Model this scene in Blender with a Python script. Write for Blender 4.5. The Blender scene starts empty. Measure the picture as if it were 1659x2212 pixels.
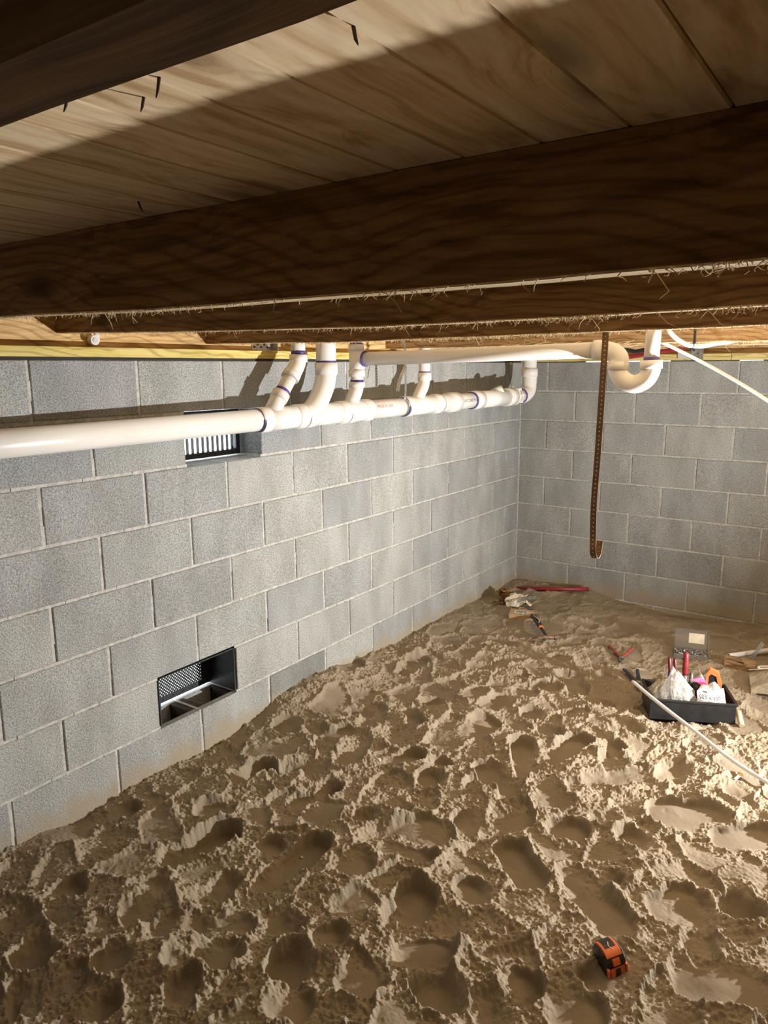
import bpy, bmesh, math, random
import numpy as np
from mathutils import Vector, Matrix, Euler

random.seed(7)
S = bpy.context.scene
COL = S.collection
PI = math.pi

# ------------------------------------------------------------------ camera
CAM = np.array([2.26591, -4.95209, -0.03626])
FPX = 1595.79
YAW, PITCH, ROLL = -0.6107297, -0.1927256, -0.0057798
_f = np.array([math.sin(YAW)*math.cos(PITCH), math.cos(YAW)*math.cos(PITCH), math.sin(PITCH)])
_r = np.array([math.cos(YAW), -math.sin(YAW), 0.0]); _u = np.cross(_r, _f)
_c, _s = math.cos(ROLL), math.sin(ROLL)
_R = np.stack([_c*_r+_s*_u, -_s*_r+_c*_u, -_f], 0)
cam = bpy.data.objects.new('camera', bpy.data.cameras.new('camera'))
COL.objects.link(cam)
M = Matrix([list(_R.T[0]), list(_R.T[1]), list(_R.T[2])]).to_4x4()
M.translation = Vector(CAM)
cam.matrix_world = M
cam.data.sensor_fit = 'VERTICAL'
cam.data.sensor_height = 36.0
cam.data.lens = FPX/2212*36.0
cam.data.clip_start = 0.02
S.camera = cam

def hit(px, py, ax, val):
    """world point where the sight line of a photo pixel meets the plane axis=val"""
    d = _R.T @ np.array([(px-829.5)/FPX, -(py-1106)/FPX, -1.0])
    return CAM + d*(val-CAM[ax])/d[ax]

# ------------------------------------------------------------------ world, lamp light, exposure
S.view_settings.view_transform = 'Standard'
S.view_settings.look = 'None'
S.view_settings.exposure = 0.13
S.view_settings.gamma = 1.0
S.view_settings.use_curve_mapping = False
w = bpy.data.worlds.new('overcast_sky'); S.world = w; w.use_nodes = True
w.node_tree.nodes['Background'].inputs[0].default_value = (0.86, 0.93, 1.0, 1)
w.node_tree.nodes['Background'].inputs[1].default_value = 6.0

LAMP = Vector((2.75, -1.70, -1.10))
LAMP_POWER = 122.0
LAMP_SIZE = 0.075
LAMP_AIM = Vector((-0.75, -0.42, 0.62))

# ------------------------------------------------------------------ materials
def nt(name):
    m = bpy.data.materials.new(name); m.use_nodes = True
    t = m.node_tree; b = t.nodes['Principled BSDF']
    return m, t, b
def N(t, kind, **kw):
    n = t.nodes.new(kind)
    for k, v in kw.items():
        if k in n.inputs: n.inputs[k].default_value = v
        else: setattr(n, k, v)
    return n
def ramp(t, stops):
    r = t.nodes.new('ShaderNodeValToRGB'); e = r.color_ramp.elements
    while len(e) < len(stops): e.new(0.5)
    for el, (p, c) in zip(e, stops):
        el.position = p; el.color = (*c, 1) if len(c) == 3 else c
    return r
def plain(name, col, rough=0.5, metal=0.0, var=0.06, scale=30, bump=0.0, spec=0.5):
    m, t, b = nt(name)
    b.inputs['Roughness'].default_value = rough; b.inputs['Metallic'].default_value = metal
    b.inputs['Specular IOR Level'].default_value = spec
    tc = N(t, 'ShaderNodeTexCoord'); n = N(t, 'ShaderNodeTexNoise', Scale=scale, Detail=4.0)
    t.links.new(tc.outputs['Object'], n.inputs['Vector'])
    lo = tuple(max(0, c*(1-var*2)) for c in col); hi = tuple(min(1, c*(1+var)) for c in col)
    r = ramp(t, [(0.3, lo), (0.7, hi)])
    t.links.new(n.outputs['Fac'], r.inputs['Fac']); t.links.new(r.outputs['Color'], b.inputs['Base Color'])
    if bump:
        bp = N(t, 'ShaderNodeBump', Strength=bump, Distance=0.002)
        t.links.new(n.outputs['Fac'], bp.inputs['Height']); t.links.new(bp.outputs['Normal'], b.inputs['Normal'])
    return m

def concrete(name, lo, hi):
    m, t, b = nt(name)
    b.inputs['Roughness'].default_value = 0.95; b.inputs['Specular IOR Level'].default_value = 0.2
    geo = N(t, 'ShaderNodeNewGeometry')
    n1 = N(t, 'ShaderNodeTexNoise', Scale=210.0, Detail=3.0, Roughness=0.7)
    n2 = N(t, 'ShaderNodeTexNoise', Scale=5.0, Detail=3.0)
    n3 = N(t, 'ShaderNodeTexVoronoi', Scale=120.0)
    for n in (n1, n3): t.links.new(geo.outputs['Position'], n.inputs['Vector'])
    mp = N(t, 'ShaderNodeMapping'); mp.inputs['Scale'].default_value = (1.3, 1.3, 0.55); t.links.new(geo.outputs['Position'], mp.inputs['Vector']); t.links.new(mp.outputs[0], n2.inputs['Vector'])
    r = ramp(t, [(0.36, lo), (0.5, tuple((a+c)/2 for a, c in zip(lo, hi))), (0.66, hi)])
    t.links.new(n1.outputs['Fac'], r.inputs['Fac'])
    # every block its own tone
    oi = N(t, 'ShaderNodeObjectInfo')
    tone = ramp(t, [(0.0, (0.87, 0.87, 0.89)), (0.5, (0.98, 0.98, 0.97)), (1.0, (1.07, 1.06, 1.03))])
    t.links.new(oi.outputs['Random'], tone.inputs['Fac'])
    mx = N(t, 'ShaderNodeMix', data_type='RGBA', blend_type='MULTIPLY'); mx.inputs[0].default_value = 1.0
    t.links.new(r.outputs['Color'], mx.inputs[6]); t.links.new(tone.outputs['Color'], mx.inputs[7])
    # cloudy efflorescence
    cl = ramp(t, [(0.35, (0.85, 0.845, 0.83)), (0.65, (1.09, 1.09, 1.085))])
    t.links.new(n2.outputs['Fac'], cl.inputs['Fac'])
    mx2 = N(t, 'ShaderNodeMix', data_type='RGBA', blend_type='MULTIPLY'); mx2.inputs[0].default_value = 1.0
    m0 = N(t, 'ShaderNodeMix', data_type='RGBA', blend_type='MULTIPLY'); m0.inputs[0].default_value = 1.0
    t.links.new(oi.outputs['Color'], m0.inputs[7]); t.links.new(mx.outputs[2], m0.inputs[6])
    t.links.new(m0.outputs[2], mx2.inputs[6]); t.links.new(cl.outputs['Color'], mx2.inputs[7])
    # sand splashed on the lowest courses
    sep = N(t, 'ShaderNodeSeparateXYZ'); t.links.new(geo.outputs['Position'], sep.inputs[0])
    n4 = N(t, 'ShaderNodeTexNoise', Scale=9.0, Detail=5.0, Roughness=0.65); t.links.new(geo.outputs['Position'], n4.inputs['Vector'])
    ma = N(t, 'ShaderNodeMath', operation='MULTIPLY_ADD'); ma.inputs[1].default_value = -5.0; ma.inputs[2].default_value = -7.62
    t.links.new(sep.outputs['Z'], ma.inputs[0])
    ad = N(t, 'ShaderNodeMath', operation='ADD'); t.links.new(ma.outputs[0], ad.inputs[0]); t.links.new(n4.outputs['Fac'], ad.inputs[1])
    rr = ramp(t, [(0.45, (0, 0, 0)), (0.75, (0.75, 0.75, 0.75))]); t.links.new(ad.outputs[0], rr.inputs['Fac'])
    mx3 = N(t, 'ShaderNodeMix', data_type='RGBA'); t.links.new(rr.outputs['Color'], mx3.inputs[0])
    t.links.new(mx2.outputs[2], mx3.inputs[6]); mx3.inputs[7].default_value = (0.36, 0.29, 0.20, 1)
    t.links.new(mx3.outputs[2], b.inputs['Base Color'])
    bp = N(t, 'ShaderNodeBump', Strength=0.5, Distance=0.003); t.links.new(n1.outputs['Fac'], bp.inputs['Height'])
    bp2 = N(t, 'ShaderNodeBump', Strength=0.25, Distance=0.003); t.links.new(n3.outputs['Distance'], bp2.inputs['Height'])
    t.links.new(bp.outputs['Normal'], bp2.inputs['Normal']); t.links.new(bp2.outputs['Normal'], b.inputs['Normal'])
    return m

def wood(name, c_dark, c_mid, c_light, axis=0, grain=38.0, knots=0.5, rough=0.8, bump=0.35, per_object=0.0, lines=0.6):
    m, t, b = nt(name)
    b.inputs['Roughness'].default_value = rough; b.inputs['Specular IOR Level'].default_value = 0.25
    geo = N(t, 'ShaderNodeNewGeometry')
    src = geo.outputs['Position']
    if per_object:
        oi = N(t, 'ShaderNodeObjectInfo')
        ml = N(t, 'ShaderNodeMath', operation='MULTIPLY'); ml.inputs[1].default_value = 37.0
        t.links.new(oi.outputs['Random'], ml.inputs[0])
        cb = N(t, 'ShaderNodeCombineXYZ'); t.links.new(ml.outputs[0], cb.inputs[axis])
        va = N(t, 'ShaderNodeVectorMath', operation='ADD'); t.links.new(src, va.inputs[0]); t.links.new(cb.outputs[0], va.inputs[1])
        src = va.outputs[0]
    # knots: cells stretched along the grain
    ks = [7.0, 7.0, 7.0]; ks[axis] = 2.6
    mk = N(t, 'ShaderNodeMapping'); mk.inputs['Scale'].default_value = ks; t.links.new(src, mk.inputs['Vector'])
    vo = N(t, 'ShaderNodeTexVoronoi', Scale=1.0); t.links.new(mk.outputs[0], vo.inputs['Vector'])
    kn = ramp(t, [(0.0, (1, 1, 1)), (0.09, (0.75, 0.75, 0.75)), (0.2, (0, 0, 0))]); t.links.new(vo.outputs['Distance'], kn.inputs['Fac'])
    # grain: long noise bent round the knots
    gs = [grain, grain, grain]; gs[axis] = 0.8
    mg = N(t, 'ShaderNodeMapping'); mg.inputs['Scale'].default_value = gs; t.links.new(src, mg.inputs['Vector'])
    n0 = N(t, 'ShaderNodeTexNoise', Scale=3.0, Detail=2.0); t.links.new(src, n0.inputs['Vector'])
    off = N(t, 'ShaderNodeMath', operation='MULTIPLY_ADD'); off.inputs[1].default_value = 3.0; off.inputs[2].default_value = 0.0
    t.links.new(n0.outputs['Fac'], off.inputs[0])
    k2 = N(t, 'ShaderNodeMath', operation='MULTIPLY'); k2.inputs[1].default_value = -3.0; t.links.new(vo.outputs['Distance'], k2.inputs[0])
    o2 = N(t, 'ShaderNodeMath', operation='ADD'); t.links.new(off.outputs[0], o2.inputs[0]); t.links.new(k2.outputs[0], o2.inputs[1])
    va2 = N(t, 'ShaderNodeVectorMath', operation='ADD'); t.links.new(mg.outputs[0], va2.inputs[0]); t.links.new(o2.outputs[0], va2.inputs[1])
    n1 = N(t, 'ShaderNodeTexNoise', Scale=1.0, Detail=5.0, Roughness=0.6); t.links.new(va2.outputs[0], n1.inputs['Vector'])
    r = ramp(t, [(0.34, c_dark), (0.48, c_mid), (0.66, c_light)]); t.links.new(n1.outputs['Fac'], r.inputs['Fac'])
    ws = [1.0, 1.0, 1.0]; ws[axis] = 0.09
    mw = N(t, 'ShaderNodeMapping'); mw.inputs['Scale'].default_value = ws; t.links.new(src, mw.inputs['Vector'])
    va3 = N(t, 'ShaderNodeVectorMath', operation='MULTIPLY_ADD'); t.links.new(n0.outputs['Color'], va3.inputs[0]); va3.inputs[1].default_value = (0.05, 0.05, 0.05); t.links.new(mw.outputs[0], va3.inputs[2])
    kd = N(t, 'ShaderNodeMath', operation='MULTIPLY'); kd.inputs[1].default_value = 0.03; t.links.new(vo.outputs['Distance'], kd.inputs[0])
    va4 = N(t, 'ShaderNodeVectorMath', operation='ADD'); t.links.new(va3.outputs[0], va4.inputs[0]); t.links.new(kd.outputs[0], va4.inputs[1])
    wv = N(t, 'ShaderNodeTexWave', wave_type='BANDS', bands_direction='DIAGONAL', Scale=26.0, Distortion=2.5, Detail=3.0); wv.inputs['Detail Scale'].default_value = 1.2
    t.links.new(va4.outputs[0], wv.inputs['Vector'])
    wl = ramp(t, [(0.0, (0.50, 0.46, 0.42)), (0.22, (0.88, 0.87, 0.86)), (0.5, (1.06, 1.06, 1.06))]); t.links.new(wv.outputs['Fac'], wl.inputs['Fac'])
    mwm = N(t, 'ShaderNodeMix', data_type='RGBA', blend_type='MULTIPLY'); mwm.inputs[0].default_value = lines
    t.links.new(r.outputs['Color'], mwm.inputs[6]); t.links.new(wl.outputs['Color'], mwm.inputs[7])
    mx = N(t, 'ShaderNodeMix', data_type='RGBA'); mx.inputs[7].default_value = (*[c*0.35 for c in c_dark], 1)
    mu = N(t, 'ShaderNodeMath', operation='MULTIPLY'); mu.inputs[1].default_value = knots; t.links.new(kn.outputs['Color'], mu.inputs[0])
    t.links.new(mu.outputs[0], mx.inputs[0]); t.links.new(mwm.outputs[2], mx.inputs[6])
    out = mx.outputs[2]
    if per_object:
        tone = ramp(t, [(0.0, (1-per_object,)*3), (1.0, (1+per_object*0.6,)*3)]); t.links.new(oi.outputs['Random'], tone.inputs['Fac'])
        m2 = N(t, 'ShaderNodeMix', data_type='RGBA', blend_type='MULTIPLY'); m2.inputs[0].default_value = 1.0
        t.links.new(out, m2.inputs[6]); t.links.new(tone.outputs['Color'], m2.inputs[7]); out = m2.outputs[2]
    t.links.new(out, b.inputs['Base Color'])
    bp = N(t, 'ShaderNodeBump', Strength=bump, Distance=0.003); t.links.new(n1.outputs['Fac'], bp.inputs['Height'])
    t.links.new(bp.outputs['Normal'], b.inputs['Normal'])
    return m

def sand_material():
    m, t, b = nt('sand')
    b.inputs['Roughness'].default_value = 1.0; b.inputs['Specular IOR Level'].default_value = 0.1
    geo = N(t, 'ShaderNodeNewGeometry')
    at = N(t, 'ShaderNodeAttribute', attribute_name='crumb')
    n1 = N(t, 'ShaderNodeTexNoise', Scale=420.0, Detail=3.0, Roughness=0.7)
    n2 = N(t, 'ShaderNodeTexNoise', Scale=5.0, Detail=4.0)
    n3 = N(t, 'ShaderNodeTexNoise', Scale=130.0, Detail=4.0, Roughness=0.7)
    for n in (n1, n2, n3): t.links.new(geo.outputs['Position'], n.inputs['Vector'])
    damp = ramp(t, [(0.3, (0.212, 0.171, 0.121)), (0.7, (0.270, 0.222, 0.160))])
    dry = ramp(t, [(0.3, (0.275, 0.224, 0.159)), (0.7, (0.385, 0.320, 0.234))])
    t.links.new(n2.outputs['Fac'], damp.inputs['Fac']); t.links.new(n1.outputs['Fac'], dry.inputs['Fac'])
    mx = N(t, 'ShaderNodeMix', data_type='RGBA')
    t.links.new(at.outputs['Fac'], mx.inputs[0]); t.links.new(damp.outputs['Color'], mx.inputs[6]); t.links.new(dry.outputs['Color'], mx.inputs[7])
    t.links.new(mx.outputs[2], b.inputs['Base Color'])
    st = N(t, 'ShaderNodeMath', operation='MULTIPLY_ADD'); st.inputs[1].default_value = 0.75; st.inputs[2].default_value = 0.14
    t.links.new(at.outputs['Fac'], st.inputs[0])
    bp = N(t, 'ShaderNodeBump', Distance=0.004); t.links.new(n3.outputs['Fac'], bp.inputs['Height']); t.links.new(st.outputs[0], bp.inputs['Strength'])
    bp2 = N(t, 'ShaderNodeBump', Strength=0.25, Distance=0.0012); t.links.new(n1.outputs['Fac'], bp2.inputs['Height'])
    t.links.new(bp.outputs['Normal'], bp2.inputs['Normal']); t.links.new(bp2.outputs['Normal'], b.inputs['Normal'])
    return m

def film(name, tint, clear=0.5, gloss=0.25, crinkle=0.9):
    """thin plastic film: part clear, part milky, part shiny"""
    m, t, b = nt(name)
    t.nodes.remove(b)
    out = t.nodes['Material Output']
    tr = N(t, 'ShaderNodeBsdfTransparent'); di = N(t, 'ShaderNodeBsdfDiffuse'); gl = N(t, 'ShaderNodeBsdfGlossy', Roughness=0.15); tl = N(t, 'ShaderNodeBsdfTranslucent')
    di.inputs['Color'].default_value = (*tint, 1); tl.inputs['Color'].default_value = (*tint, 1)
    geo = N(t, 'ShaderNodeNewGeometry'); n = N(t, 'ShaderNodeTexNoise', Scale=28.0, Detail=3.0); t.links.new(geo.outputs['Position'], n.inputs['Vector'])
    bp = N(t, 'ShaderNodeBump', Strength=crinkle, Distance=0.02); t.links.new(n.outputs['Fac'], bp.inputs['Height'])
    for q in (di, gl, tl): t.links.new(bp.outputs['Normal'], q.inputs['Normal'])
    a = N(t, 'ShaderNodeMixShader'); a.inputs[0].default_value = 0.35; t.links.new(di.outputs[0], a.inputs[1]); t.links.new(tl.outputs[0], a.inputs[2])
    g = N(t, 'ShaderNodeMixShader'); g.inputs[0].default_value = gloss; t.links.new(a.outputs[0], g.inputs[1]); t.links.new(gl.outputs[0], g.inputs[2])
    c = N(t, 'ShaderNodeMixShader'); c.inputs[0].default_value = clear; t.links.new(g.outputs[0], c.inputs[1]); t.links.new(tr.outputs[0], c.inputs[2])
    t.links.new(c.outputs[0], out.inputs['Surface'])
    return m

MAT = {}
MAT['block'] = concrete('concrete_block', (0.192, 0.198, 0.194), (0.512, 0.526, 0.515))
MAT['mortar'] = plain('mortar', (0.52, 0.505, 0.465), 0.95, var=0.14, scale=60, bump=0.6, spec=0.2)
MAT['core'] = plain('block_core', (0.07, 0.055, 0.042), 0.95, var=0.2, scale=50, bump=0.5, spec=0.2)
MAT['sand'] = sand_material()
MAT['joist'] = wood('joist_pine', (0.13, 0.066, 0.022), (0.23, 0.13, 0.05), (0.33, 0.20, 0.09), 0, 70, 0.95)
MAT['rough_joist'] = wood('rough_sawn_pine', (0.22, 0.13, 0.06), (0.40, 0.26, 0.13), (0.52, 0.36, 0.20), 0, 80, 0.2, bump=1.0)
MAT['sawn'] = wood('sawn_edge_lit', (0.42, 0.29, 0.14), (0.60, 0.45, 0.25), (0.72, 0.57, 0.35), 0, 90, 0.1, bump=1.0)  # raw sawn wood, paled so the lit joist underside is in the colour
MAT['fibre'] = plain('splinter_fibre', (0.78, 0.62, 0.38), 0.9, var=0.1, spec=0.2)
MAT['rim'] = wood('rim_pine', (0.42, 0.25, 0.09), (0.62, 0.40, 0.17), (0.74, 0.53, 0.27), 1, 60, 0.3, bump=0.5)
MAT['rim_back'] = wood('rim_pine_back', (0.36, 0.22, 0.10), (0.55, 0.37, 0.18), (0.66, 0.48, 0.26), 0, 60, 0.3, bump=0.5)
MAT['sill'] = wood('treated_sill', (0.46, 0.35, 0.08), (0.62, 0.49, 0.15), (0.70, 0.59, 0.23), 1, 40, 0.15, bump=0.2)
MAT['sill_back'] = wood('treated_sill_back', (0.50, 0.40, 0.12), (0.68, 0.56, 0.22), (0.76, 0.66, 0.32), 0, 40, 0.15, bump=0.2)
MAT['plank'] = wood('decking_plank', (0.52, 0.34, 0.16), (0.76, 0.56, 0.33), (0.86, 0.70, 0.46), 1, 34, 0.8, per_object=0.18, bump=0.25, lines=0.12)
MAT['pvc'] = plain('white_pvc', (0.80, 0.765, 0.71), 0.28, var=0.03, scale=6)
MAT['pvc_fit'] = plain('white_pvc_fitting', (0.83, 0.80, 0.75), 0.25, var=0.02, scale=6)
MAT['primer'] = plain('purple_primer', (0.085, 0.065, 0.34), 0.45, var=0.3, scale=60)
MAT['ink'] = plain('dark_ink', (0.07, 0.06, 0.07), 0.6)
MAT['red_ink'] = plain('red_ink', (0.55, 0.08, 0.10), 0.6)
MAT['galv'] = plain('galvanised_steel', (0.55, 0.56, 0.57), 0.38, 0.85, var=0.12, scale=40)
MAT['copper'] = plain('copper_strap_metal', (0.32, 0.20, 0.11), 0.42, 0.75, var=0.12, scale=40)
MAT['black'] = plain('black_plastic', (0.018, 0.018, 0.019), 0.45, var=0.2)
MAT['vent'] = plain('black_vent_plastic', (0.035, 0.036, 0.038), 0.4, var=0.2)
MAT['pex'] = plain('white_pex', (0.84, 0.84, 0.85), 0.3, var=0.02)
MAT['red'] = plain('red_plastic', (0.27, 0.022, 0.028), 0.4, var=0.15)
MAT['red_grip'] = plain('red_grip', (0.36, 0.07, 0.045), 0.55, var=0.2)
MAT['darkred'] = plain('dark_red_plastic', (0.13, 0.014, 0.02), 0.4, var=0.15)
MAT['blue_grip'] = plain('navy_grip', (0.03, 0.04, 0.075), 0.55, var=0.2)
MAT['blue'] = plain('blue_plastic', (0.03, 0.05, 0.30), 0.45, var=0.15)
MAT['orange'] = plain('orange_plastic', (0.85, 0.20, 0.06), 0.38, var=0.05)
MAT['steel'] = plain('dull_steel', (0.28, 0.26, 0.23), 0.45, 0.8, var=0.2)
MAT['rust'] = plain('rusty_hammer_steel', (0.26, 0.17, 0.11), 0.5, 0.5, var=0.25)
MAT['card'] = plain('cardboard', (0.46, 0.31, 0.17), 0.85, var=0.08)
MAT['white'] = plain('white_paper', (0.62, 0.605, 0.57), 0.7, var=0.05)
MAT['cream'] = plain('cream_foil', (0.72, 0.64, 0.48), 0.6, var=0.1)
MAT['amber'] = plain('amber_plastic', (0.22, 0.10, 0.02), 0.3, var=0.5, scale=60)
MAT['dowel'] = plain('pale_wood', (0.72, 0.56, 0.32), 0.7, var=0.1)
MAT['scrapwood'] = wood('scrap_wood', (0.20, 0.12, 0.06), (0.36, 0.23, 0.12), (0.46, 0.31, 0.17), 0, 50, 0.2)
MAT['boardwood'] = wood('weathered_board', (0.12, 0.09, 0.05), (0.20, 0.15, 0.09), (0.27, 0.21, 0.13), 0, 40, 0.2)
MAT['pink'] = plain('pink_flagging', (0.95, 0.11, 0.30), 0.5, var=0.05)
MAT['yellow'] = plain('yellow_tag', (0.80, 0.55, 0.12), 0.6)
MAT['pebble'] = plain('pale_pebble', (0.75, 0.68, 0.56), 0.7, var=0.1)
MAT['bag_clear'] = film('clear_bag_film', (0.85, 0.83, 0.78), 0.38, 0.35)
MAT['bag_cloudy'] = film('cloudy_bag_film', (0.68, 0.60, 0.46), 0.25, 0.15)
MAT['bag_tan'] = film('tan_bag_film', (0.55, 0.48, 0.36), 0.30, 0.12)
MAT['case_clear'] = film('clear_case_plastic', (0.36, 0.32, 0.28), 0.58, 0.10, 0.04)
MAT['nail'] = plain('dark_nail', (0.05, 0.04, 0.035), 0.6, 0.5)
MAT['seal'] = plain('dark_sill_seal', (0.03, 0.028, 0.025), 0.9)
MAT['blob'] = plain('white_sealant', (0.72, 0.70, 0.66), 0.6)
MAT['outer'] = plain('outer_wall', (0.30, 0.30, 0.29), 0.95)

# ------------------------------------------------------------------ mesh helpers
class MB:
    def __init__(s): s.v = []; s.f = []; s.sm = []
    def add(s, vs, fs, smooth=False, M=None):
        o = len(s.v)
        if M is not None: vs = [tuple(M @ Vector(v)) for v in vs]
        s.v += [tuple(map(float, v)) for v in vs]; s.f += [tuple(i+o for i in f) for f in fs]; s.sm += [smooth]*len(fs)
        return s
    def box(s, x0, x1, y0, y1, z0, z1, bev=0.0, M=None):
        if bev <= 0:
            vs = [(x, y, z) for x in (x0, x1) for y in (y0, y1) for z in (z0, z1)]
            fs = [(0,1,3,2), (4,6,7,5), (0,4,5,1), (2,3,7,6), (0,2,6,4), (1,5,7,3)]
            return s.add(vs, fs, False, M)
        bm = bmesh.new(); bmesh.ops.create_cube(bm, size=1.0)
        for v in bm.verts:
            v.co = ((x0+x1)/2+v.co.x*(x1-x0), (y0+y1)/2+v.co.y*(y1-y0), (z0+z1)/2+v.co.z*(z1-z0))
        bmesh.ops.bevel(bm, geom=bm.edges[:], offset=bev, segments=1, affect='EDGES')
        bm.verts.index_update()
        vs = [tuple(v.co) for v in bm.verts]; fs = [tuple(v.index for v in f.verts) for f in bm.faces]
        bm.free(); return s.add(vs, fs, False, M)
    def tube(s, path, r, n=14, caps=True, M=None, flat=1.0):
        P = [Vector(p) for p in path]; k = len(P)
        R = list(r) if isinstance(r, (list, tuple)) else [r]*k
        if len(R) != k: R = [float(q) for q in np.interp(np.linspace(0, 1, k), np.linspace(0, 1, len(R)), R)]
        T = []
        for i in range(k):
            a = P[max(i-1, 0)]; b = P[min(i+1, k-1)]
            d = (b-a); T.append(d.normalized() if d.length > 1e-9 else (T[-1] if T else Vector((0, 0, 1))))
        ref = Vector((0, 0, 1)) if abs(T[0].z) < 0.9 else Vector((1, 0, 0))
        nn = (ref - T[0]*ref.dot(T[0])).normalized()
        vs = []; fs = []
        for i in range(k):
            nn = (nn - T[i]*nn.dot(T[i])).normalized(); bb = T[i].cross(nn)
            for j in range(n):
                a = 2*PI*j/n
                vs.append(P[i] + nn*(R[i]*math.cos(a)*flat) + bb*(R[i]*math.sin(a)))
        for i in range(k-1):
            for j in range(n):
                fs.append((i*n+j, i*n+(j+1) % n, (i+1)*n+(j+1) % n, (i+1)*n+j))
        s.add(vs, fs, True, M)
        if caps:
            o = len(s.v) - len(vs)
            s.f += [tuple(o+j for j in range(n-1, -1, -1)), tuple(o+(k-1)*n+j for j in range(n))]; s.sm += [False, False]
        return s
    def lathe(s, prof, n=20, M=None):
        """profile of (r, z) turned round local z"""
        vs = []; fs = []
        for r, z in prof:
            for j in range(n): vs.append((r*math.cos(2*PI*j/n), r*math.sin(2*PI*j/n), z))
        for i in range(len(prof)-1):
            for j in range(n): fs.append((i*n+j, i*n+(j+1) % n, (i+1)*n+(j+1) % n, (i+1)*n+j))
        s.add(vs, fs, True, M)
        o = len(s.v)-len(vs)
        s.f += [tuple(o+j for j in range(n-1, -1, -1)), tuple(o+(len(prof)-1)*n+j for j in range(n))]; s.sm += [False, False]
        return s
    def prism(s, pts, z0, z1, M=None):
        n = len(pts)
        vs = [(x, y, z0) for x, y in pts] + [(x, y, z1) for x, y in pts]
        fs = [tuple(range(n-1, -1, -1)), tuple(range(n, 2*n))] + [(i, (i+1) % n, n+(i+1) % n, n+i) for i in range(n)]
        return s.add(vs, fs, False, M)
    def obj(s, name, mat, parent=None, kind=None):
        me = bpy.data.meshes.new(name); me.from_pydata(s.v, [], s.f); me.update()
        me.polygons.foreach_set('use_smooth', s.sm)
        return link(name, me, mat, parent, kind)
def link(name, me, mat, parent=None, kind=None):
    if mat is not None and not me.materials: me.materials.append(mat if not isinstance(mat, str) else MAT[mat])
    o = bpy.data.objects.new(name, me); COL.objects.link(o)
    if parent is not None:
        o.parent = parent
    if kind: o['kind'] = kind
    return o
def thing(name, label, cat, loc=(0, 0, 0), rot=(0, 0, 0), group=None):
    o = bpy.data.objects.new(name, None); COL.objects.link(o); o.empty_display_size = 0.05
    o.location = loc; o.rotation_euler = rot; o['label'] = label; o['category'] = cat
    if group: o['group'] = group
    return o
def tag(o, label, cat, group=None):
    o['label'] = label; o['category'] = cat
    if group: o['group'] = group
    return o
def struct(name, loc=(0, 0, 0)):
    o = bpy.data.objects.new(name, None); COL.objects.link(o); o['kind'] = 'structure'; o.location = loc; o.empty_display_size = 0.05
    return o
def shift(o, root):
    """part built in world coordinates under an unrotated thing"""
    o.matrix_parent_inverse = Matrix.Translation(-Vector(root.location)); return o
def Tm(loc, rot=(0, 0, 0)): return Matrix.Translation(loc) @ Euler(rot).to_matrix().to_4x4()
def bez(pts, n=40):
    """Catmull-Rom through points"""
    P = [Vector(p) for p in pts]; P = [P[0]*2-P[1]] + P + [P[-1]*2-P[-2]]; out = []
    seg = len(P)-3; per = max(2, n//seg)
    for i in range(seg):
        a, b, c, d = P[i:i+4]
        for k in range(per):
            t = k/per
            out.append(0.5*((2*b)+(c-a)*t+(2*a-5*b+4*c-d)*t*t+(3*b-a-3*c+d)*t**3))
    out.append(P[-2]); return out
def text_mesh(txt, size, align='CENTER'):
    cu = bpy.data.curves.new('lettering', 'FONT'); cu.body = txt; cu.size = size; cu.align_x = align; cu.align_y = 'CENTER'; cu.resolution_u = 2
    o = bpy.data.objects.new('lettering', cu); COL.objects.link(o)
    bpy.context.view_layer.update()
    me = bpy.data.meshes.new_from_object(o.evaluated_get(bpy.context.evaluated_depsgraph_get()))
    bpy.data.objects.remove(o); return me

# ------------------------------------------------------------------ noise for the sand
_rng = np.random.RandomState(3)
_T = _rng.rand(512, 512).astype(np.float32); _T2 = _rng.rand(512, 512).astype(np.float32)
def vn(x, y, T=_T):
    xi = np.floor(x).astype(np.int32); yi = np.floor(y).astype(np.int32)
    fx = x-xi; fy = y-yi; fx = fx*fx*(3-2*fx); fy = fy*fy*(3-2*fy)
    x0 = xi & 511; x1 = (xi+1) & 511; y0 = yi & 511; y1 = (yi+1) & 511
    return (T[x0, y0]*(1-fx)+T[x1, y0]*fx)*(1-fy)+(T[x0, y1]*(1-fx)+T[x1, y1]*fx)*fy
def fbm(x, y, o=4, g=0.5):
    s = 0; a = 1; tot = 0
    for i in range(o):
        s = s+a*vn(x*2**i+17.3*i, y*2**i+5.1*i, _T if i % 2 else _T2); tot += a; a *= g
    return s/tot
def cells(x, y):
    xi = np.floor(x).astype(np.int32); yi = np.floor(y).astype(np.int32)
    d = np.full(x.shape, 9.0, np.float32); idv = np.zeros(x.shape, np.float32)
    for i in (-1, 0, 1):
        for j in (-1, 0, 1):
            a = (xi+i) & 511; b = (yi+j) & 511
            px = xi+i+_T[a, b]; py = yi+j+_T2[a, b]
            q = (x-px)**2+(y-py)**2
            m = q < d; d = np.where(m, q, d); idv = np.where(m, _T[b, a], idv)
    return np.sqrt(d), idv
def sstep(a, b, x):
    t = np.clip((x-a)/(b-a), 0, 1); return t*t*(3-2*t)

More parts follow.
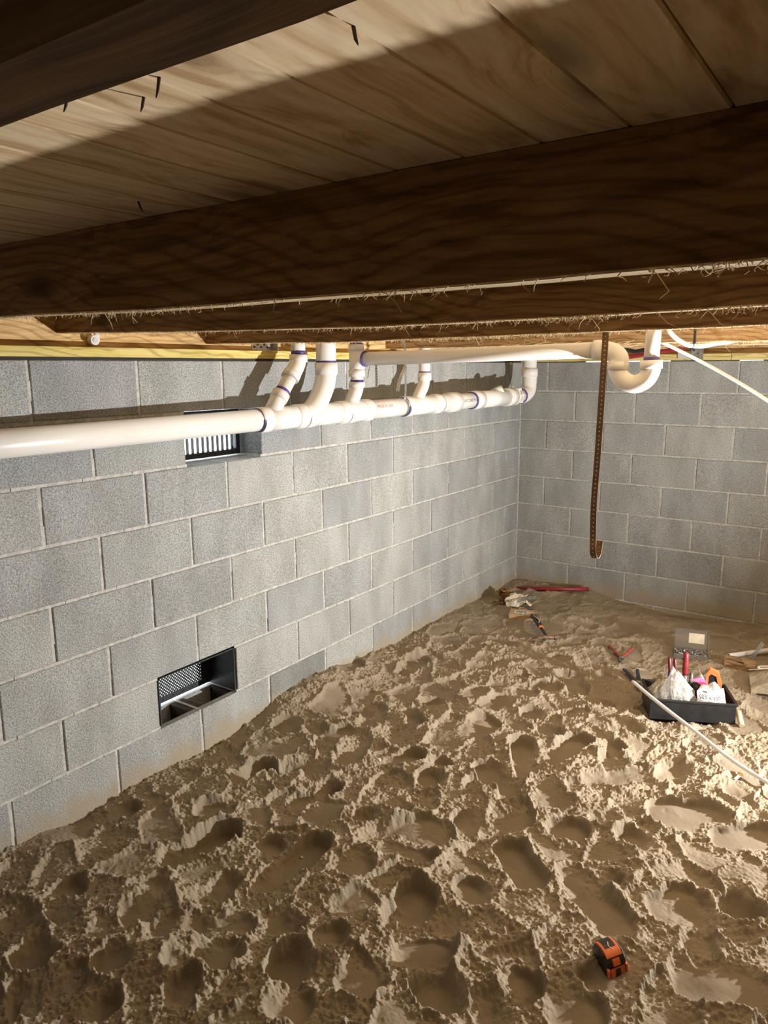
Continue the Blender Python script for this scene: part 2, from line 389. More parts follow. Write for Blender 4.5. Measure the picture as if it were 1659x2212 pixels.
# ------------------------------------------------------------------ floor: trodden sand
def axis_pts(segs):
    out = []
    for a, b, st in segs:
        n = max(1, int(round(abs(b-a)/st))); out += list(np.linspace(a, b, n, endpoint=False))
    out.append(segs[-1][1]); return np.array(out)
XS = axis_pts([(-0.006, 0.0, 0.003), (0.0, 2.25, 0.0027), (2.25, 3.6, 0.04), (3.6, 9.0, 0.3)])
YS = axis_pts([(-12.0, -6.0, 0.3), (-6.0, -4.4, 0.05), (-4.4, -2.4, 0.0029), (-2.4, -1.2, 0.0043), (-1.2, 0.0, 0.0068), (0.0, 0.006, 0.003)])
GX, GY = np.meshgrid(XS, YS, indexing='ij')
GX = GX.astype(np.float32); GY = GY.astype(np.float32)
lw = np.array([(-6, -1.6), (-3.91, -1.602), (-3.77, -1.592), (-3.61, -1.633), (-3.44, -1.614), (-3.26, -1.602), (-3.05, -1.630), (-2.72, -1.588), (-2.59, -1.552), (-2.42, -1.530), (-2.18, -1.541), (-1.85, -1.573), (-1.63, -1.606), (-1.38, -1.589), (-1.05, -1.59), (-0.40, -1.62), (0, -1.593)])
bw = np.array([(0, -1.60), (0.32, -1.589), (0.59, -1.587), (0.76, -1.625), (0.98, -1.651), (1.135, -1.665), (1.42, -1.653), (1.71, -1.62), (3.6, -1.62)])
und = (fbm(GX*3.1+9, GY*3.1+4, 3)-0.5)
H = -1.615 + 0.075*und + 0.022*(fbm(GX*7.5+19, GY*7.5+4, 2)-0.5)
wl = np.exp(-(GX/0.16)**2); wb = np.exp(-(GY/0.16)**2)
H = H*(1-wl) + (np.interp(GY, lw[:, 0], lw[:, 1])+0.02*und)*wl
H = H*(1-wb) + (np.interp(GX, bw[:, 0], bw[:, 1])+0.01*und)*wb
BASE = H.copy()
warpx = 0.030*(fbm(GX*6+3, GY*6+8, 3, .4)-0.5); warpy = 0.030*(fbm(GX*6+31, GY*6+1, 3, .4)-0.5)
RIMN = fbm(GX*16+2, GY*16+7, 3)
ROUGH = sstep(0.30, 0.62, fbm(GX*5+40, GY*5+12, 4))*0.8+0.2
# ragged churned ground before the prints
FARF = sstep(-1.5, -0.9, GY)
def cells2(x, y):
    xi = np.floor(x).astype(np.int32); yi = np.floor(y).astype(np.int32)
    d1 = np.full(x.shape, 9.0, np.float32); d2 = d1.copy(); r1 = np.zeros(x.shape, np.float32); r2 = r1.copy(); px1 = r1.copy(); py1 = r1.copy()
    for i in (-1, 0, 1):
        for j in (-1, 0, 1):
            a = (xi+i) & 511; b = (yi+j) & 511
            px = xi+i+_T2[a, b]; py = yi+j+_T[a, b]; q = np.sqrt((x-px)**2+(y-py)**2)
            m = q < d1
            d2 = np.where(m, d1, np.minimum(d2, q)); d1 = np.where(m, q, d1)
            r1 = np.where(m, _T[b, a], r1); r2 = np.where(m, _T2[b, a], r2); px1 = np.where(m, px, px1); py1 = np.where(m, py, py1)
    return d1, d2, r1, r2, px1, py1
# the whole ground is a patchwork of old prints with thin crumbly ridges between them
cwx = 0.10*(fbm(GX*4+50, GY*4+3, 4)-0.5)+0.02*(fbm(GX*24, GY*24+9, 2)-0.5); cwy = 0.10*(fbm(GX*4+5, GY*4+73, 4)-0.5)+0.02*(fbm(GX*24+40, GY*24, 2)-0.5)
qx, qy = (GX+cwx)*6.6, (GY+cwy)*5.0
e1, e2, k1, k2, kx, ky = cells2(qx, qy)
edge = e2-e1
AMP = (1-0.75*FARF)*(1-0.7*np.exp(-(GX/0.12)**2))
H = H + AMP*((k1-0.5)*0.017 + (k2-0.5)*0.036*(qx-kx) + (k1-0.5)*0.032*(qy-ky) + 0.013*np.exp(-(edge/0.10)**2)*(0.2+1.1*RIMN))
ROUGH = np.clip(ROUGH*np.where(k2 > 0.45, 1.0, 0.25)+0.9*np.exp(-(edge/0.16)**2), 0, 1)
del cwx, cwy, qx, qy, e1, e2, kx, ky
ROUGH = ROUGH*(1-0.4*FARF)
H = H + ROUGH*0.024*(fbm(GX*12, GY*12, 4)-0.45)
wx2 = 0.012*(fbm(GX*30+3, GY*30+8, 3)-0.5); wy2 = 0.012*(fbm(GX*30+31, GY*30+1, 3)-0.5)
FINE = fbm(GX*38+3, GY*38+9, 3)
def stamp(p, q, wid, depth, rim=0.022, tilt=0.0, side=0.0, soft=0.008, flat=0.9):
    global H, ROUGH
    p = np.array(p[:2]); q = np.array(q[:2]); L = max(1e-3, np.hypot(*(q-p))); m = wid+0.12
    ix = slice(max(0, np.searchsorted(XS, min(p[0], q[0])-m)), np.searchsorted(XS, max(p[0], q[0])+m))
    iy = slice(max(0, np.searchsorted(YS, min(p[1], q[1])-m)), np.searchsorted(YS, max(p[1], q[1])+m))
    x = GX[ix, iy]+warpx[ix, iy]+wx2[ix, iy]; y = GY[ix, iy]+warpy[ix, iy]+wy2[ix, iy]
    if x.size == 0: return
    d = (q-p)/L; nrm = np.array([-d[1], d[0]])
    a = ((x-p[0])*d[0]+(y-p[1])*d[1]); c = (x-p[0])*nrm[0]+(y-p[1])*nrm[1]
    r = wid/2; t = np.clip(a/L, 0, 1)
    rr = r*(0.88+0.14*np.sin(t*2.6)-0.10*np.exp(-((t-0.42)/0.16)**2))
    aa = np.clip(a, r*0.8, max(L-r*0.8, r*0.8))
    sd = np.hypot(a-aa, c)-rr
    th = np.arctan2(c, a-L/2); a0 = (p[0]*91+p[1]*57) % 6.283
    sf = soft+0.035*(0.5+0.5*np.cos(th-a0))**1.6
    ins = sstep(sf, -sf, sd+0.7*(sf-soft))*flat
    cx = np.searchsorted(XS, (p[0]+q[0])/2); cy = np.searchsorted(YS, (p[1]+q[1])/2)
    lev = 0.5*BASE[min(cx, len(XS)-1), min(cy, len(YS)-1)]+0.5*BASE[ix, iy]
    fl = lev-depth+tilt*(t-0.5)+side*c*(depth/0.03)+0.003*np.sin(c*40)
    h = H[ix, iy]
    fl = np.minimum(fl, np.maximum(h-0.004, lev-0.012))
    h = h*(1-ins)+fl*ins
    rn = 0.1+0.9*RIMN[ix, iy]
    rv = rim*rn*np.exp(-((sd-0.014)/0.017)**2)*(sd > -0.012)
    rv = rv*0.8+rim*0.6*np.exp(-((sd-0.006)/0.0065)**2)*(0.3+1.2*FINE[ix, iy])
    rv = rv*(0.25+0.75*(0.5-0.5*np.cos(th-a0)))
    h = h+rv*(1-ins*0.8)
    H[ix, iy] = h
    ro = ROUGH[ix, iy]*(1-ins)+0.03*ins
    ROUGH[ix, iy] = np.clip(ro+0.7*np.exp(-((sd-0.02)/0.022)**2)*(1-ins), 0, 1)
# chance prints everywhere, then the ones one can make out in the photograph
rg = random.Random(11)
for i in range(60):
    x, y = rg.uniform(0.05, 2.2), rg.uniform(-4.4, -0.15); a = rg.uniform(0, 2*PI); L = rg.uniform(0.14, 0.27)
    far = 0.45 if y > -1.3 else 1.0
    stamp((x, y), (x+L*math.cos(a), y+L*math.sin(a)), rg.uniform(0.08, 0.12), rg.uniform(0.010, 0.026)*far, 0.013*far, rg.uniform(-.03, .03), rg.uniform(-.25, .25), flat=.8)
PR = [  # x1 y1 x2 y2 width depth
 (225,1775,300,1760,.09,.03),(17,2172,67,2150,.13,.05),(182,2193,225,2190,.09,.04),(27,2098,105,2058,.12,.05),(7,2010,72,1984,.10,.05),(111,1950,184,1926,.09,.035),
 (120,2140,190,2120,.09,.03),(202,2112,277,2078,.10,.04),(120,2010,150,1975,.09,.03),(200,2040,300,1990,.09,.02),(263,2004,338,1965,.10,.04),(320,2024,440,2014,.10,.05),(408,2001,540,2024,.12,.05),
 (422,2075,513,2085,.13,.05),(358,2098,402,2098,.09,.04),(354,2172,412,2166,.10,.04),(351,1872,516,1798,.115,.065),(420,1960,500,1930,.10,.03),(455,1935,520,1905,.09,.03),
 (567,1932,702,1832,.105,.05),(560,1845,610,1825,.08,.035),(783,1838,966,1806,.17,.05),(820,1836,945,1880,.075,.055),(827,2004,1006,2026,.15,.05),(864,1932,925,1985,.14,.07),
 (848,2062,980,2085,.11,.04),(578,2108,660,2100,.13,.05),(584,2185,650,2195,.12,.04),(735,2120,830,2150,.13,.03),(905,2185,983,2139,.13,.05),(640,2040,600,1990,.10,.05),(672,2066,753,2044,.08,.04),
 (824,1730,875,1765,.10,.045),(986,1942,1053,1934,.11,.04),(986,1765,1030,1798,.12,.035),(767,1787,806,1775,.08,.06),(720,1900,800,1880,.12,.02),(720,1990,800,1960,.12,.03),
 (1089,1828,1154,1933,.11,.045),(1186,1806,1265,1805,.10,.05),(1275,1770,1330,1790,.11,.035),(1349,1806,1410,1860,.085,.055),(1396,1768,1583,1800,.18,.02),(1536,1828,1680,1822,.12,.035),
 (1215,1888,1360,2050,.12,.045),(1291,1924,1340,1915,.06,.03),(1421,2000,1518,1955,.13,.05),(1558,1958,1640,2010,.13,.085),(1453,2132,1650,2160,.17,.05),(1082,2155,1143,2144,.12,.055),
 (1630,1776,1700,1790,.10,.06),(1580,1705,1612,1752,.09,.03),(1250,2120,1330,2150,.09,.05),(1180,2195,1300,2205,.12,.04),(1010,2190,1060,2195,.12,.03),(1090,1720,1120,1745,.11,.04),
 (501,1702,588,1666,.10,.075),(595,1686,706,1655,.12,.045),(726,1480,770,1455,.11,.06),(595,1592,640,1578,.12,.04),(655,1604,705,1592,.10,.04),(700,1612,770,1596,.09,.045),(690,1720,720,1712,.09,.08),
 (875,1545,905,1588,.085,.04),(908,1526,962,1524,.11,.06),(880,1442,925,1436,.10,.045),(928,1672,970,1658,.11,.03),(835,1662,912,1640,.10,.035),(905,1700,960,1690,.10,.04),(750,1550,800,1540,.09,.03),
 (1040,1540,1112,1514,.10,.035),(1108,1500,1155,1520,.10,.02),(1012,1608,1066,1566,.13,.05),(1043,1660,1112,1728,.13,.05),(1122,1612,1152,1690,.115,.045),(1175,1664,1262,1612,.115,.045),
 (1320,1582,1385,1602,.12,.03),(1124,1552,1170,1548,.10,.03),(1258,1700,1430,1690,.09,.03),(1216,1470,1256,1510,.10,.025),(1094,1470,1140,1474,.08,.025),(1264,1518,1324,1535,.09,.025),
 (1290,1640,1340,1632,.10,.04),(1430,1700,1470,1660,.10,.03),(1480,1600,1560,1620,.10,.02),(1180,1430,1230,1440,.10,.02),(1010,1450,1060,1455,.10,.02),(1290,1460,1320,1480,.09,.015),(1060,1390,1110,1400,.1,.015),(1230,1350,1290,1360,.1,.012),
]
for x1, y1, x2, y2, wd, dp in PR:
    stamp(hit(x1, y1, 2, -1.635), hit(x2, y2, 2, -1.635), wd*1.12, (0.004+dp*0.42)*(0.6 if y2 < 1480 else 1), 0.014, soft=rg.uniform(.006, .014), flat=rg.uniform(.8, .95), tilt=rg.choice([-1, 1])*rg.uniform(.01, .03), side=rg.uniform(-.25, .25))
for x1, y1, x2, y2, wd, dp in ((501,1704,590,1664,.10,.055),(1396,1768,1583,1800,.19,.012),(1536,1828,1680,1822,.12,.02),(1043,1660,1112,1728,.13,.03),(1122,1612,1152,1692,.115,.03),(1175,1664,1262,1612,.115,.03),
  (1089,1826,1154,1935,.115,.03),(1186,1806,1268,1805,.11,.025),(567,1934,704,1830,.115,.03),(820,1836,945,1880,.085,.03),(848,2062,980,2085,.12,.022),(864,1932,925,1985,.14,.04),(422,2075,513,2085,.14,.028),(27,2098,105,2058,.13,.03),(202,2112,277,2078,.11,.025),(905,2185,983,2139,.14,.03),(1558,1958,1640,2010,.13,.055),(1453,2132,1650,2160,.18,.025),(578,2108,660,2100,.14,.03),(351,1874,520,1796,.125,.060)):
    stamp(hit(x1, y1, 2, -1.635), hit(x2, y2, 2, -1.635), wd*1.05, dp, 0.010, soft=.008, flat=0.97, side=0.0, tilt=0.006)
# level places where things were set down
TRAY_C = np.array([1.585, -1.475]); TRAY_A = math.atan2(0.135, 0.343)
stamp((1.50, -1.51), (1.68, -1.44), 0.26, 0.0, 0.012, soft=0.02)
stamp((0.30, -0.72), (0.47, -0.72), 0.14, 0.0, 0.006, soft=0.02)
for p, r in (((1.80, -3.25), .05), ((1.9, -2.0), .05), ((1.33, -0.70), .12), ((1.66, -0.80), .11), ((1.1, -1.05), .10), ((1.25, -1.25), .1), ((0.6, -0.9), .14)):
    ix = slice(np.searchsorted(XS, p[0]-2*r), np.searchsorted(XS, p[0]+2*r)); iy = slice(np.searchsorted(YS, p[1]-2*r), np.searchsorted(YS, p[1]+2*r))
    k = np.exp(-((GX[ix, iy]-p[0])**2+(GY[ix, iy]-p[1])**2)/r**2)
    H[ix, iy] = H[ix, iy]*(1-k)+(-1.612)*k; ROUGH[ix, iy] *= 1-0.7*k
for _ in range(2):
    H[1:-1, 1:-1] = 0.5*H[1:-1, 1:-1]+0.125*(H[:-2, 1:-1]+H[2:, 1:-1]+H[1:-1, :-2]+H[1:-1, 2:])
# crumbs: three sizes of clods where the sand was thrown up
nearf = sstep(0.2, -1.6, GY)
d1, i1 = cells(GX*46+warpx*200, GY*46+warpy*200); d2, i2 = cells(GX*95+7, GY*95+3)
d3, i3 = cells(GX*150+27, GY*150+31)
dome = lambda d, k: np.sqrt(np.maximum(0, 1-(d*k)**2))
H = H + ROUGH*(0.0095*dome(d1, 1.6)*(i1**2) + 0.0075*dome(d2, 1.4)*i2 + 0.005*dome(d3, 1.4)*i3)*(0.35+0.65*nearf)
H = H + ROUGH*0.016*(fbm(GX*26, GY*26, 5, .6)-0.5) + 0.0016*(fbm(GX*22, GY*22, 3)-0.5)
def sand_z(x, y):
    return float(H[min(np.searchsorted(XS, x), len(XS)-1), min(np.searchsorted(YS, y), len(YS)-1)])
nx, ny = GX.shape
co = np.stack([GX, GY, H.astype(np.float32)], -1).reshape(-1, 3)
idx = np.arange(nx*ny).reshape(nx, ny)
quads = np.stack([idx[:-1, :-1], idx[1:, :-1], idx[1:, 1:], idx[:-1, 1:]], -1).reshape(-1, 4)
me = bpy.data.meshes.new('floor')
me.vertices.add(len(co)); me.vertices.foreach_set('co', co.ravel())
me.loops.add(quads.size); me.loops.foreach_set('vertex_index', quads.ravel().astype(np.int32))
me.polygons.add(len(quads)); me.polygons.foreach_set('loop_start', np.arange(0, quads.size, 4, dtype=np.int32))
me.update(calc_edges=True)
me.polygons.foreach_set('use_smooth', np.ones(len(quads), bool))
at = me.attributes.new('crumb', 'FLOAT', 'POINT'); at.data.foreach_set('value', ROUGH.astype(np.float32).ravel())
floor = link('floor', me, 'sand', kind='structure')
MB().box(-0.25, 9.3, -12.3, 0.25, -1.98, -1.84).obj('ground_below', 'outer', floor)

# ------------------------------------------------------------------ block walls
B = 0.4064; HC = 0.2032; J = 0.0060; DEP = 0.19
def block_mesh(L, bev=0.0028):
    m = MB().box(-L/2, L/2, -DEP, 0, -HC+J, -J, bev)      # local: x along wall, face at y=0 looking +y... turned later
    me = bpy.data.meshes.new('block'); me.from_pydata(m.v, [], m.f); me.update(); me.materials.append(MAT['block']); return me
BM = {}
def bmesh_for(L):
    k = round(L, 3)
    if k not in BM: BM[k] = block_mesh(L)
    return BM[k]
rb = random.Random(5)
def wall(name, length, origin, rot, first_half, holes, courses=9, rev=False):
    root = struct(name, origin); root.rotation_euler = (0, 0, rot)
    mort = MB()
    def strip(x0, x1, z0, z1):
        n = max(1, int((x1-x0)/0.05)) if x1-x0 > 0.05 else 1
        k = max(1, int((z1-z0)/0.05)) if z1-z0 > 0.05 else 1
        for i in range(n):
            for j in range(k):
                e = -0.0036-rb.random()*0.0028
                a = x0+(x1-x0)*i/n; b = x0+(x1-x0)*(i+1)/n; c = z0+(z1-z0)*j/k; d = z0+(z1-z0)*(j+1)/k
                mort.box(a, b, -DEP, e, c, d)
    for c in range(1, courses+1):
        zt = -(c-1)*HC
        edges = [0.0]; x = 0.0
        half = (c % 2 == 1) == first_half
        x = B/2 if half else B
        while x < length-0.01: edges.append(x); x += B
        edges.append(length)
        if rev: edges = [length-q for q in edges[::-1]]
        hs = [h for h in holes if h[0] == c]
        for a, b in zip(edges[:-1], edges[1:]):
            if any(abs(a-h[1]) < 0.02 and abs(b-h[2]) < 0.02 for h in hs): continue
            L = b-a-2*J
            if (c, round(a, 2)) in hollow_blocks.get(name, ()): 
                o = link('block', hollow_block(L), None, root)
            else:
                o = link('block', bmesh_for(L), None, root)
            if name == 'wall_left' and c == 8 and 2.1 < a < 2.3: o.color = (0.62, 0.62, 0.62, 1)      # one damp darker block
            o.location = ((a+b)/2, rb.uniform(-0.0012, 0.0012), zt)
            o.rotation_euler = (rb.uniform(-.003, .003), 0, rb.uniform(-.003, .003))
        for x in edges[1:-1]:
            if any(h[1]+0.01 < x < h[2]-0.01 for h in hs): continue
            if any(abs(h[1]-x) < 0.02 or abs(h[2]-x) < 0.02 for h in hs): continue
            strip(x-J, x+J, zt-HC+J, zt-J)
        # bed joint under this course, open where a hole sits above or below
        cuts = [(h[1], h[2]) for h in holes if h[0] in (c, c+1)]
        segs = [(0.0, length)]
        for a, b in cuts:
            segs = [s for q in segs for s in ((q[0], min(q[1], a)), (max(q[0], b), q[1])) if s[1]-s[0] > 0.01]
        for a, b in segs: strip(a, b, zt-HC-J, zt-HC+J)
    m = mort.obj('mortar', 'mortar', root)
    return root
def hollow_block(L):
    m = MB(); t = 0.034
    m.box(-L/2, L/2, -t, 0, -HC+J, -J, 0.003)
    m.box(-L/2, L/2, -DEP, -DEP+t, -HC+J, -J, 0.003)
    nv = len(m.f)
    for x0, x1 in ((-L/2, -L/2+0.03), (-0.016, 0.016), (L/2-0.03, L/2)):
        m.box(x0, x1, -DEP+t, -t, -HC+J, -J-0.002)
    m.box(-L/2+0.03, L/2-0.03, -DEP+t, -t, -HC+J, -HC+J+0.01)
    me = bpy.data.meshes.new('hollow_block'); me.from_pydata(m.v, [], m.f); me.update(); me.materials.append(MAT['block']); me.materials.append(MAT['core'])
    for p in me.polygons: p.material_index = 1 if p.index >= nv else 0
    return me
# left wall: u = -y ; lower vent spans u 2.845..3.251 in course 7, upper vent u 2.642..3.048 in course 2
hollow_blocks = {'wall_left': {(8, round(B*6.5, 2)), (8, round(B*7.5, 2))}}
wall_left = wall('wall_left', 6.0, (0, 0, 0), -PI/2, False, [(2, B*6.5, B*7.5), (7, B*7, B*8)])
wall_back = wall('wall_back', 3.6, (3.6, 0, 0), PI, True, [], rev=True)
MB().box(-0.004, 0.0075, -0.0075, 0.003, -1.84, -0.002, 0.002).obj('corner_joint', 'mortar', wall_left).matrix_parent_inverse = Matrix.Rotation(PI/2, 4, 'Z')
# corner filler so no daylight enters
MB().box(-0.19, -0.001, 0.001, 0.19, -1.85, 0).obj('corner_fill', 'block', wall_left).matrix_parent_inverse = Matrix.Rotation(PI/2, 4, 'Z')
for nm, b in (('wall_right', (9.0, 9.2, -12.2, 0.19)), ('wall_front', (-0.19, 9.2, -12.2, -12.0))):
    MB().box(b[0], b[1], b[2], b[3], -1.85, 0.2).obj(nm, 'outer', None, 'structure')

# ------------------------------------------------------------------ floor frame above: sills, rims, decking, joists
CEIL = 0.20
sp = thing('sill_plate', 'yellowish treated sill plate lying along the top of the long left block wall', 'board', (-0.07, -3, 0.005))
shift(MB().box(-0.14, 0.0, -6.0, 0.0, 0.005, 0.038, 0.001).obj('plate', 'sill', sp), sp)
shift(MB().box(-0.14, -0.004, -6.0, 0.0, -0.0068, 0.005).obj('sill_seal', 'seal', sp), sp)
sp2 = thing('sill_plate', 'yellowish treated sill plate lying along the top of the back block wall', 'board', (1.8, 0.07, 0.005))
shift(MB().box(-0.14, 1.372, 0.0, 0.14, -0.0012, 0.038, 0.001).obj('plate', 'sill_back', sp2), sp2)
shift(MB().box(1.375, 3.6, 0.0, 0.14, -0.0012, 0.038, 0.001).obj('plate', 'sill_back', sp2), sp2)
shift(MB().box(-0.14, 0.42, 0.004, 0.14, -0.0068, -0.0012).obj('sill_seal', 'seal', sp2), sp2)
shift(MB().box(1.02, 1.40, 0.004, 0.14, -0.0068, -0.0012).obj('sill_seal', 'seal', sp2), sp2)
shift(MB().box(1.55, 3.6, 0.004, 0.14, -0.0068, -0.0012).obj('sill_seal', 'seal', sp2), sp2)
tag(MB().box(-0.088, -0.05, -6.0, 0.10, 0.038, CEIL, 0.001).obj('rim_board', 'rim'), 'orange brown rim board standing on the left wall sill plate', 'board')
tag(MB().box(-0.05, 3.6, 0.05, 0.088, 0.038, CEIL, 0.001).obj('rim_board', 'rim_back'), 'brown rim board standing on the back wall sill plate', 'board')

ceiling = struct('ceiling')
PW = 0.0953
x = 2.105-PW*23
pm = {}
rp = random.Random(9)
k = 0
while x < 4.0:
    m = MB(); y0, y1 = -6.15, 0.2; g = 0.0007; zz = CEIL
    # tongue and groove board with eased edges
    pr = [(x+g, zz+0.0025), (x+g+0.0018, zz), (x+PW-g-0.0018, zz), (x+PW-g, zz+0.0025), (x+PW-g, zz+0.019), (x+g, zz+0.019)]
    dz = rp.uniform(0, 0.0015)
    vs = [(a, y0, b+dz) for a, b in pr]+[(a, y1, b+dz) for a, b in pr]
    n = len(pr); fs = [tuple(range(n)), tuple(range(2*n-1, n-1, -1))]+[(i, n+i, n+(i+1) % n, (i+1) % n) for i in range(n)]
    m.add(vs, fs); m.obj('plank', 'plank', ceiling)
    x += PW; k += 1
MB().box(-0.2, 9.2, -12.2, 0.2, CEIL+0.0215, CEIL+0.03).obj('subfloor_paper', 'seal', ceiling)
MB().box(-0.19, -0.001, -12.2, -6.0, -1.85, CEIL).obj('wall_beyond', 'outer', wall_left).matrix_parent_inverse = Matrix.Rotation(PI/2, 4, 'Z')
MB().box(3.6, 9.2, 0.001, 0.19, -1.85, CEIL).obj('wall_beyond', 'outer', wall_back).matrix_parent_inverse = (Matrix.Translation((3.6, 0, 0)) @ Matrix.Rotation(PI, 4, 'Z')).inverted()

def fringe(pts_fn, n, seed, lo=0.006, hi=0.022):
    r = random.Random(seed); m = MB()
    for i in range(n):
        p = pts_fn(r); L = r.uniform(lo, hi)*(2.2 if r.random() < 0.05 else 0.75)
        d = Vector((r.uniform(-1, 1), r.uniform(-0.7, 0.5), r.uniform(-0.9, 0.05)))
        a = Vector(p); b = a+d*L*0.6+Vector((0, 0, -0.1*L)); c = b+Vector((r.uniform(-1, 1), r.uniform(-.5, .5), r.uniform(-.9, .5)))*L*0.5
        m.tube([a, b, c], [0.0007, 0.0006, 0.0003], 3, False)
    return m
def joist(y0, bow, label, matname='joist', nf=300, seed=1, x0=-0.05, x1=3.6, top=CEIL, thick=0.038):
    root = thing('floor_joist', label, 'joist', (1.0, y0+thick/2, bow[0][1]))
    xs = np.linspace(x0, x1, 60); zb = np.interp(xs, [b[0] for b in bow], [b[1] for b in bow])
    r = random.Random(seed); m = MB(); vs = []; fs = []
    e = 0.0025
    for xx, z in zip(xs, zb):
        j = r.uniform(-0.0008, 0.0008)
        vs += [(xx, y0, top), (xx, y0, z+e+j), (xx, y0+e, z+j), (xx, y0+thick-e, z+j), (xx, y0+thick, z+e+j), (xx, y0+thick, top)]
    k = 6
    for i in range(len(xs)-1):
        for q in range(k): fs.append((i*k+q, i*k+(q+1) % k, (i+1)*k+(q+1) % k, (i+1)*k+q))
    fs += [tuple(range(k-1, -1, -1)), tuple((len(xs)-1)*k+q for q in range(k))]
    m.add(vs, fs); bo = shift(m.obj('beam', matname, root), root)
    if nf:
        bo.data.materials.append(MAT['sawn'])  # bottom faces get the paler wood: lit strip put into the colour
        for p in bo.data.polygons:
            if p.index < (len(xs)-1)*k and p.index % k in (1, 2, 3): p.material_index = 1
    if nf:
        def pf(r):
            xx = r.uniform(max(x0, 0.0), 2.4)
            if r.random() < 0.55: xx = r.choice(cl)+r.gauss(0, 0.05)
            return (xx, y0+r.choice([0.0, 0.0, thick, r.uniform(0, thick)]), np.interp(xx, [b[0] for b in bow], [b[1] for b in bow])+0.001)
        rr = random.Random(seed+50); cl = [rr.uniform(0.2, 2.3) for _ in range(9)]
        shift(fringe(pf, nf*2, seed).obj('splinter_fringe', 'fibre', root, 'stuff'), root)
    return root
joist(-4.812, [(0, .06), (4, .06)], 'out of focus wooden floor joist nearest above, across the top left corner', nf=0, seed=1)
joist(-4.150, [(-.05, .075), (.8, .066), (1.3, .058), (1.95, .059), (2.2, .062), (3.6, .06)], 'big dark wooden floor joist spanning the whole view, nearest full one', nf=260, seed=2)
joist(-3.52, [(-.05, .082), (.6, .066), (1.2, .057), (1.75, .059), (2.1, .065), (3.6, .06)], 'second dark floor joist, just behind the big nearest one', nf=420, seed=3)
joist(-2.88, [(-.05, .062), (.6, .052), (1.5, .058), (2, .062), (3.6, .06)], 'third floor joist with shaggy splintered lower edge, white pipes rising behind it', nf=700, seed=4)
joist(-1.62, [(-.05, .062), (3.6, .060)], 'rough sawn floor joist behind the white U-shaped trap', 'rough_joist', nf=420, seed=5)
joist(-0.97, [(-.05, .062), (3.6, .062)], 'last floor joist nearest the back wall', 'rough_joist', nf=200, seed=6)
# loose bundle of torn wood fibre under the fourth joist
m = MB(); r = random.Random(23)
for i in range(90):
    xx = r.uniform(0.55, 1.15); a = Vector((xx, -1.63+r.uniform(-.02, .03), 0.052+r.uniform(-.012, .01))); L = r.uniform(0.06, 0.22)
    p = [a+Vector((L*t, r.uniform(-.006, .006), r.uniform(-.008, .008)+0.012*t)) for t in (0, .33, .66, 1)]
    m.tube(bez(p, 8), 0.0012, 3, False)
o = m.obj('torn_wood_fibre', 'fibre', None, 'stuff'); tag(o, 'pale torn wood fibre bundle hanging beneath the rough joist', 'splinters')

# nails poking through the decking
for px, py, where in ((762, 62, 'in the lit strip, furthest right'), (312, 213, 'in the middle of the lit strip'), (345, 170, 'in the lit strip beside the nearest joist'), (297, 437, 'in the shade against the big joist'), (148, 205, 'in the lit strip, furthest left')):
    p = hit(px, py, 2, CEIL)
    o = MB().tube([(0, 0, 0.004), (0.004, 0.001, -0.008), (0.007, 0.002, -0.013)], [0.0016, 0.0014, 0.0004], 6).obj('nail', 'nail')
    o.location = p; o.rotation_euler = (0, 0, px*0.7)
    tag(o, 'dark nail tip poking through the planks '+where, 'nail', 'nail tips in the ceiling')

# ------------------------------------------------------------------ vents in the left wall
def rot_wall(o): return o
v1 = thing('foundation_vent', 'upper foundation vent with vertical bars and daylight behind, below the main pipe', 'vent', (-0.13, -2.845, -0.4))
ya, yb = -3.046, -2.644; z0, z1 = -0.403, -0.208; fx = -0.135
fr = MB()
fr.box(fx-0.02, fx+0.012, ya, yb, z0, z0+0.022, 0.002); fr.box(fx-0.02, fx+0.012, ya, yb, z1-0.022, z1, 0.002)
fr.box(fx-0.02, fx+0.012, ya, ya+0.02, z0+0.022, z1-0.022, 0.002); fr.box(fx-0.02, fx+0.012, yb-0.022, yb, z0+0.022, z1-0.022, 0.002)
shift(fr.obj('frame', 'vent', v1), v1)
y = ya+0.034
while y < yb-0.03:
    shift(MB().box(fx-0.004, fx+0.002, y-0.0062, y+0.0062, z0+0.022, z1-0.022, 0.001).obj('bar', 'vent', v1), v1); y += 0.0275
v2 = thing('foundation_vent', 'lower foundation vent with black mesh screen set in the wall above the sand', 'vent', (-0.15, -3.05, -1.415))
ya, yb = -3.249, -2.847; z0, z1 = -1.4214, -1.2202
ln = MB()
ln.box(-0.186, -0.004, yb-0.005, yb, z0+0.003, z1); ln.box(-0.186, -0.004, ya, ya+0.005, z0+0.003, z1); ln.box(-0.186, -0.004, ya, yb, z1-0.005, z1)
shift(ln.obj('lining', 'vent', v2), v2)
fr = MB(); fx = -0.17
fr.box(fx-0.006, fx+0.006, ya+0.005, yb-0.005, z0+0.006, z0+0.032, 0.001); fr.box(fx-0.006, fx+0.006, ya+0.005, yb-0.005, z1-0.03, z1-0.005, 0.001)
fr.box(fx-0.006, fx+0.006, yb-0.052, yb-0.005, z0+0.032, z1-0.03, 0.001); fr.box(fx-0.006, fx+0.006, ya+0.005, ya+0.045, z0+0.032, z1-0.03, 0.001)
shift(fr.obj('frame', 'vent', v2), v2)
sc = MB(); r = 0.0033; yy0, yy1, zz0, zz1 = ya+0.045, yb-0.052, z0+0.032, z1-0.03
st = 0.0150
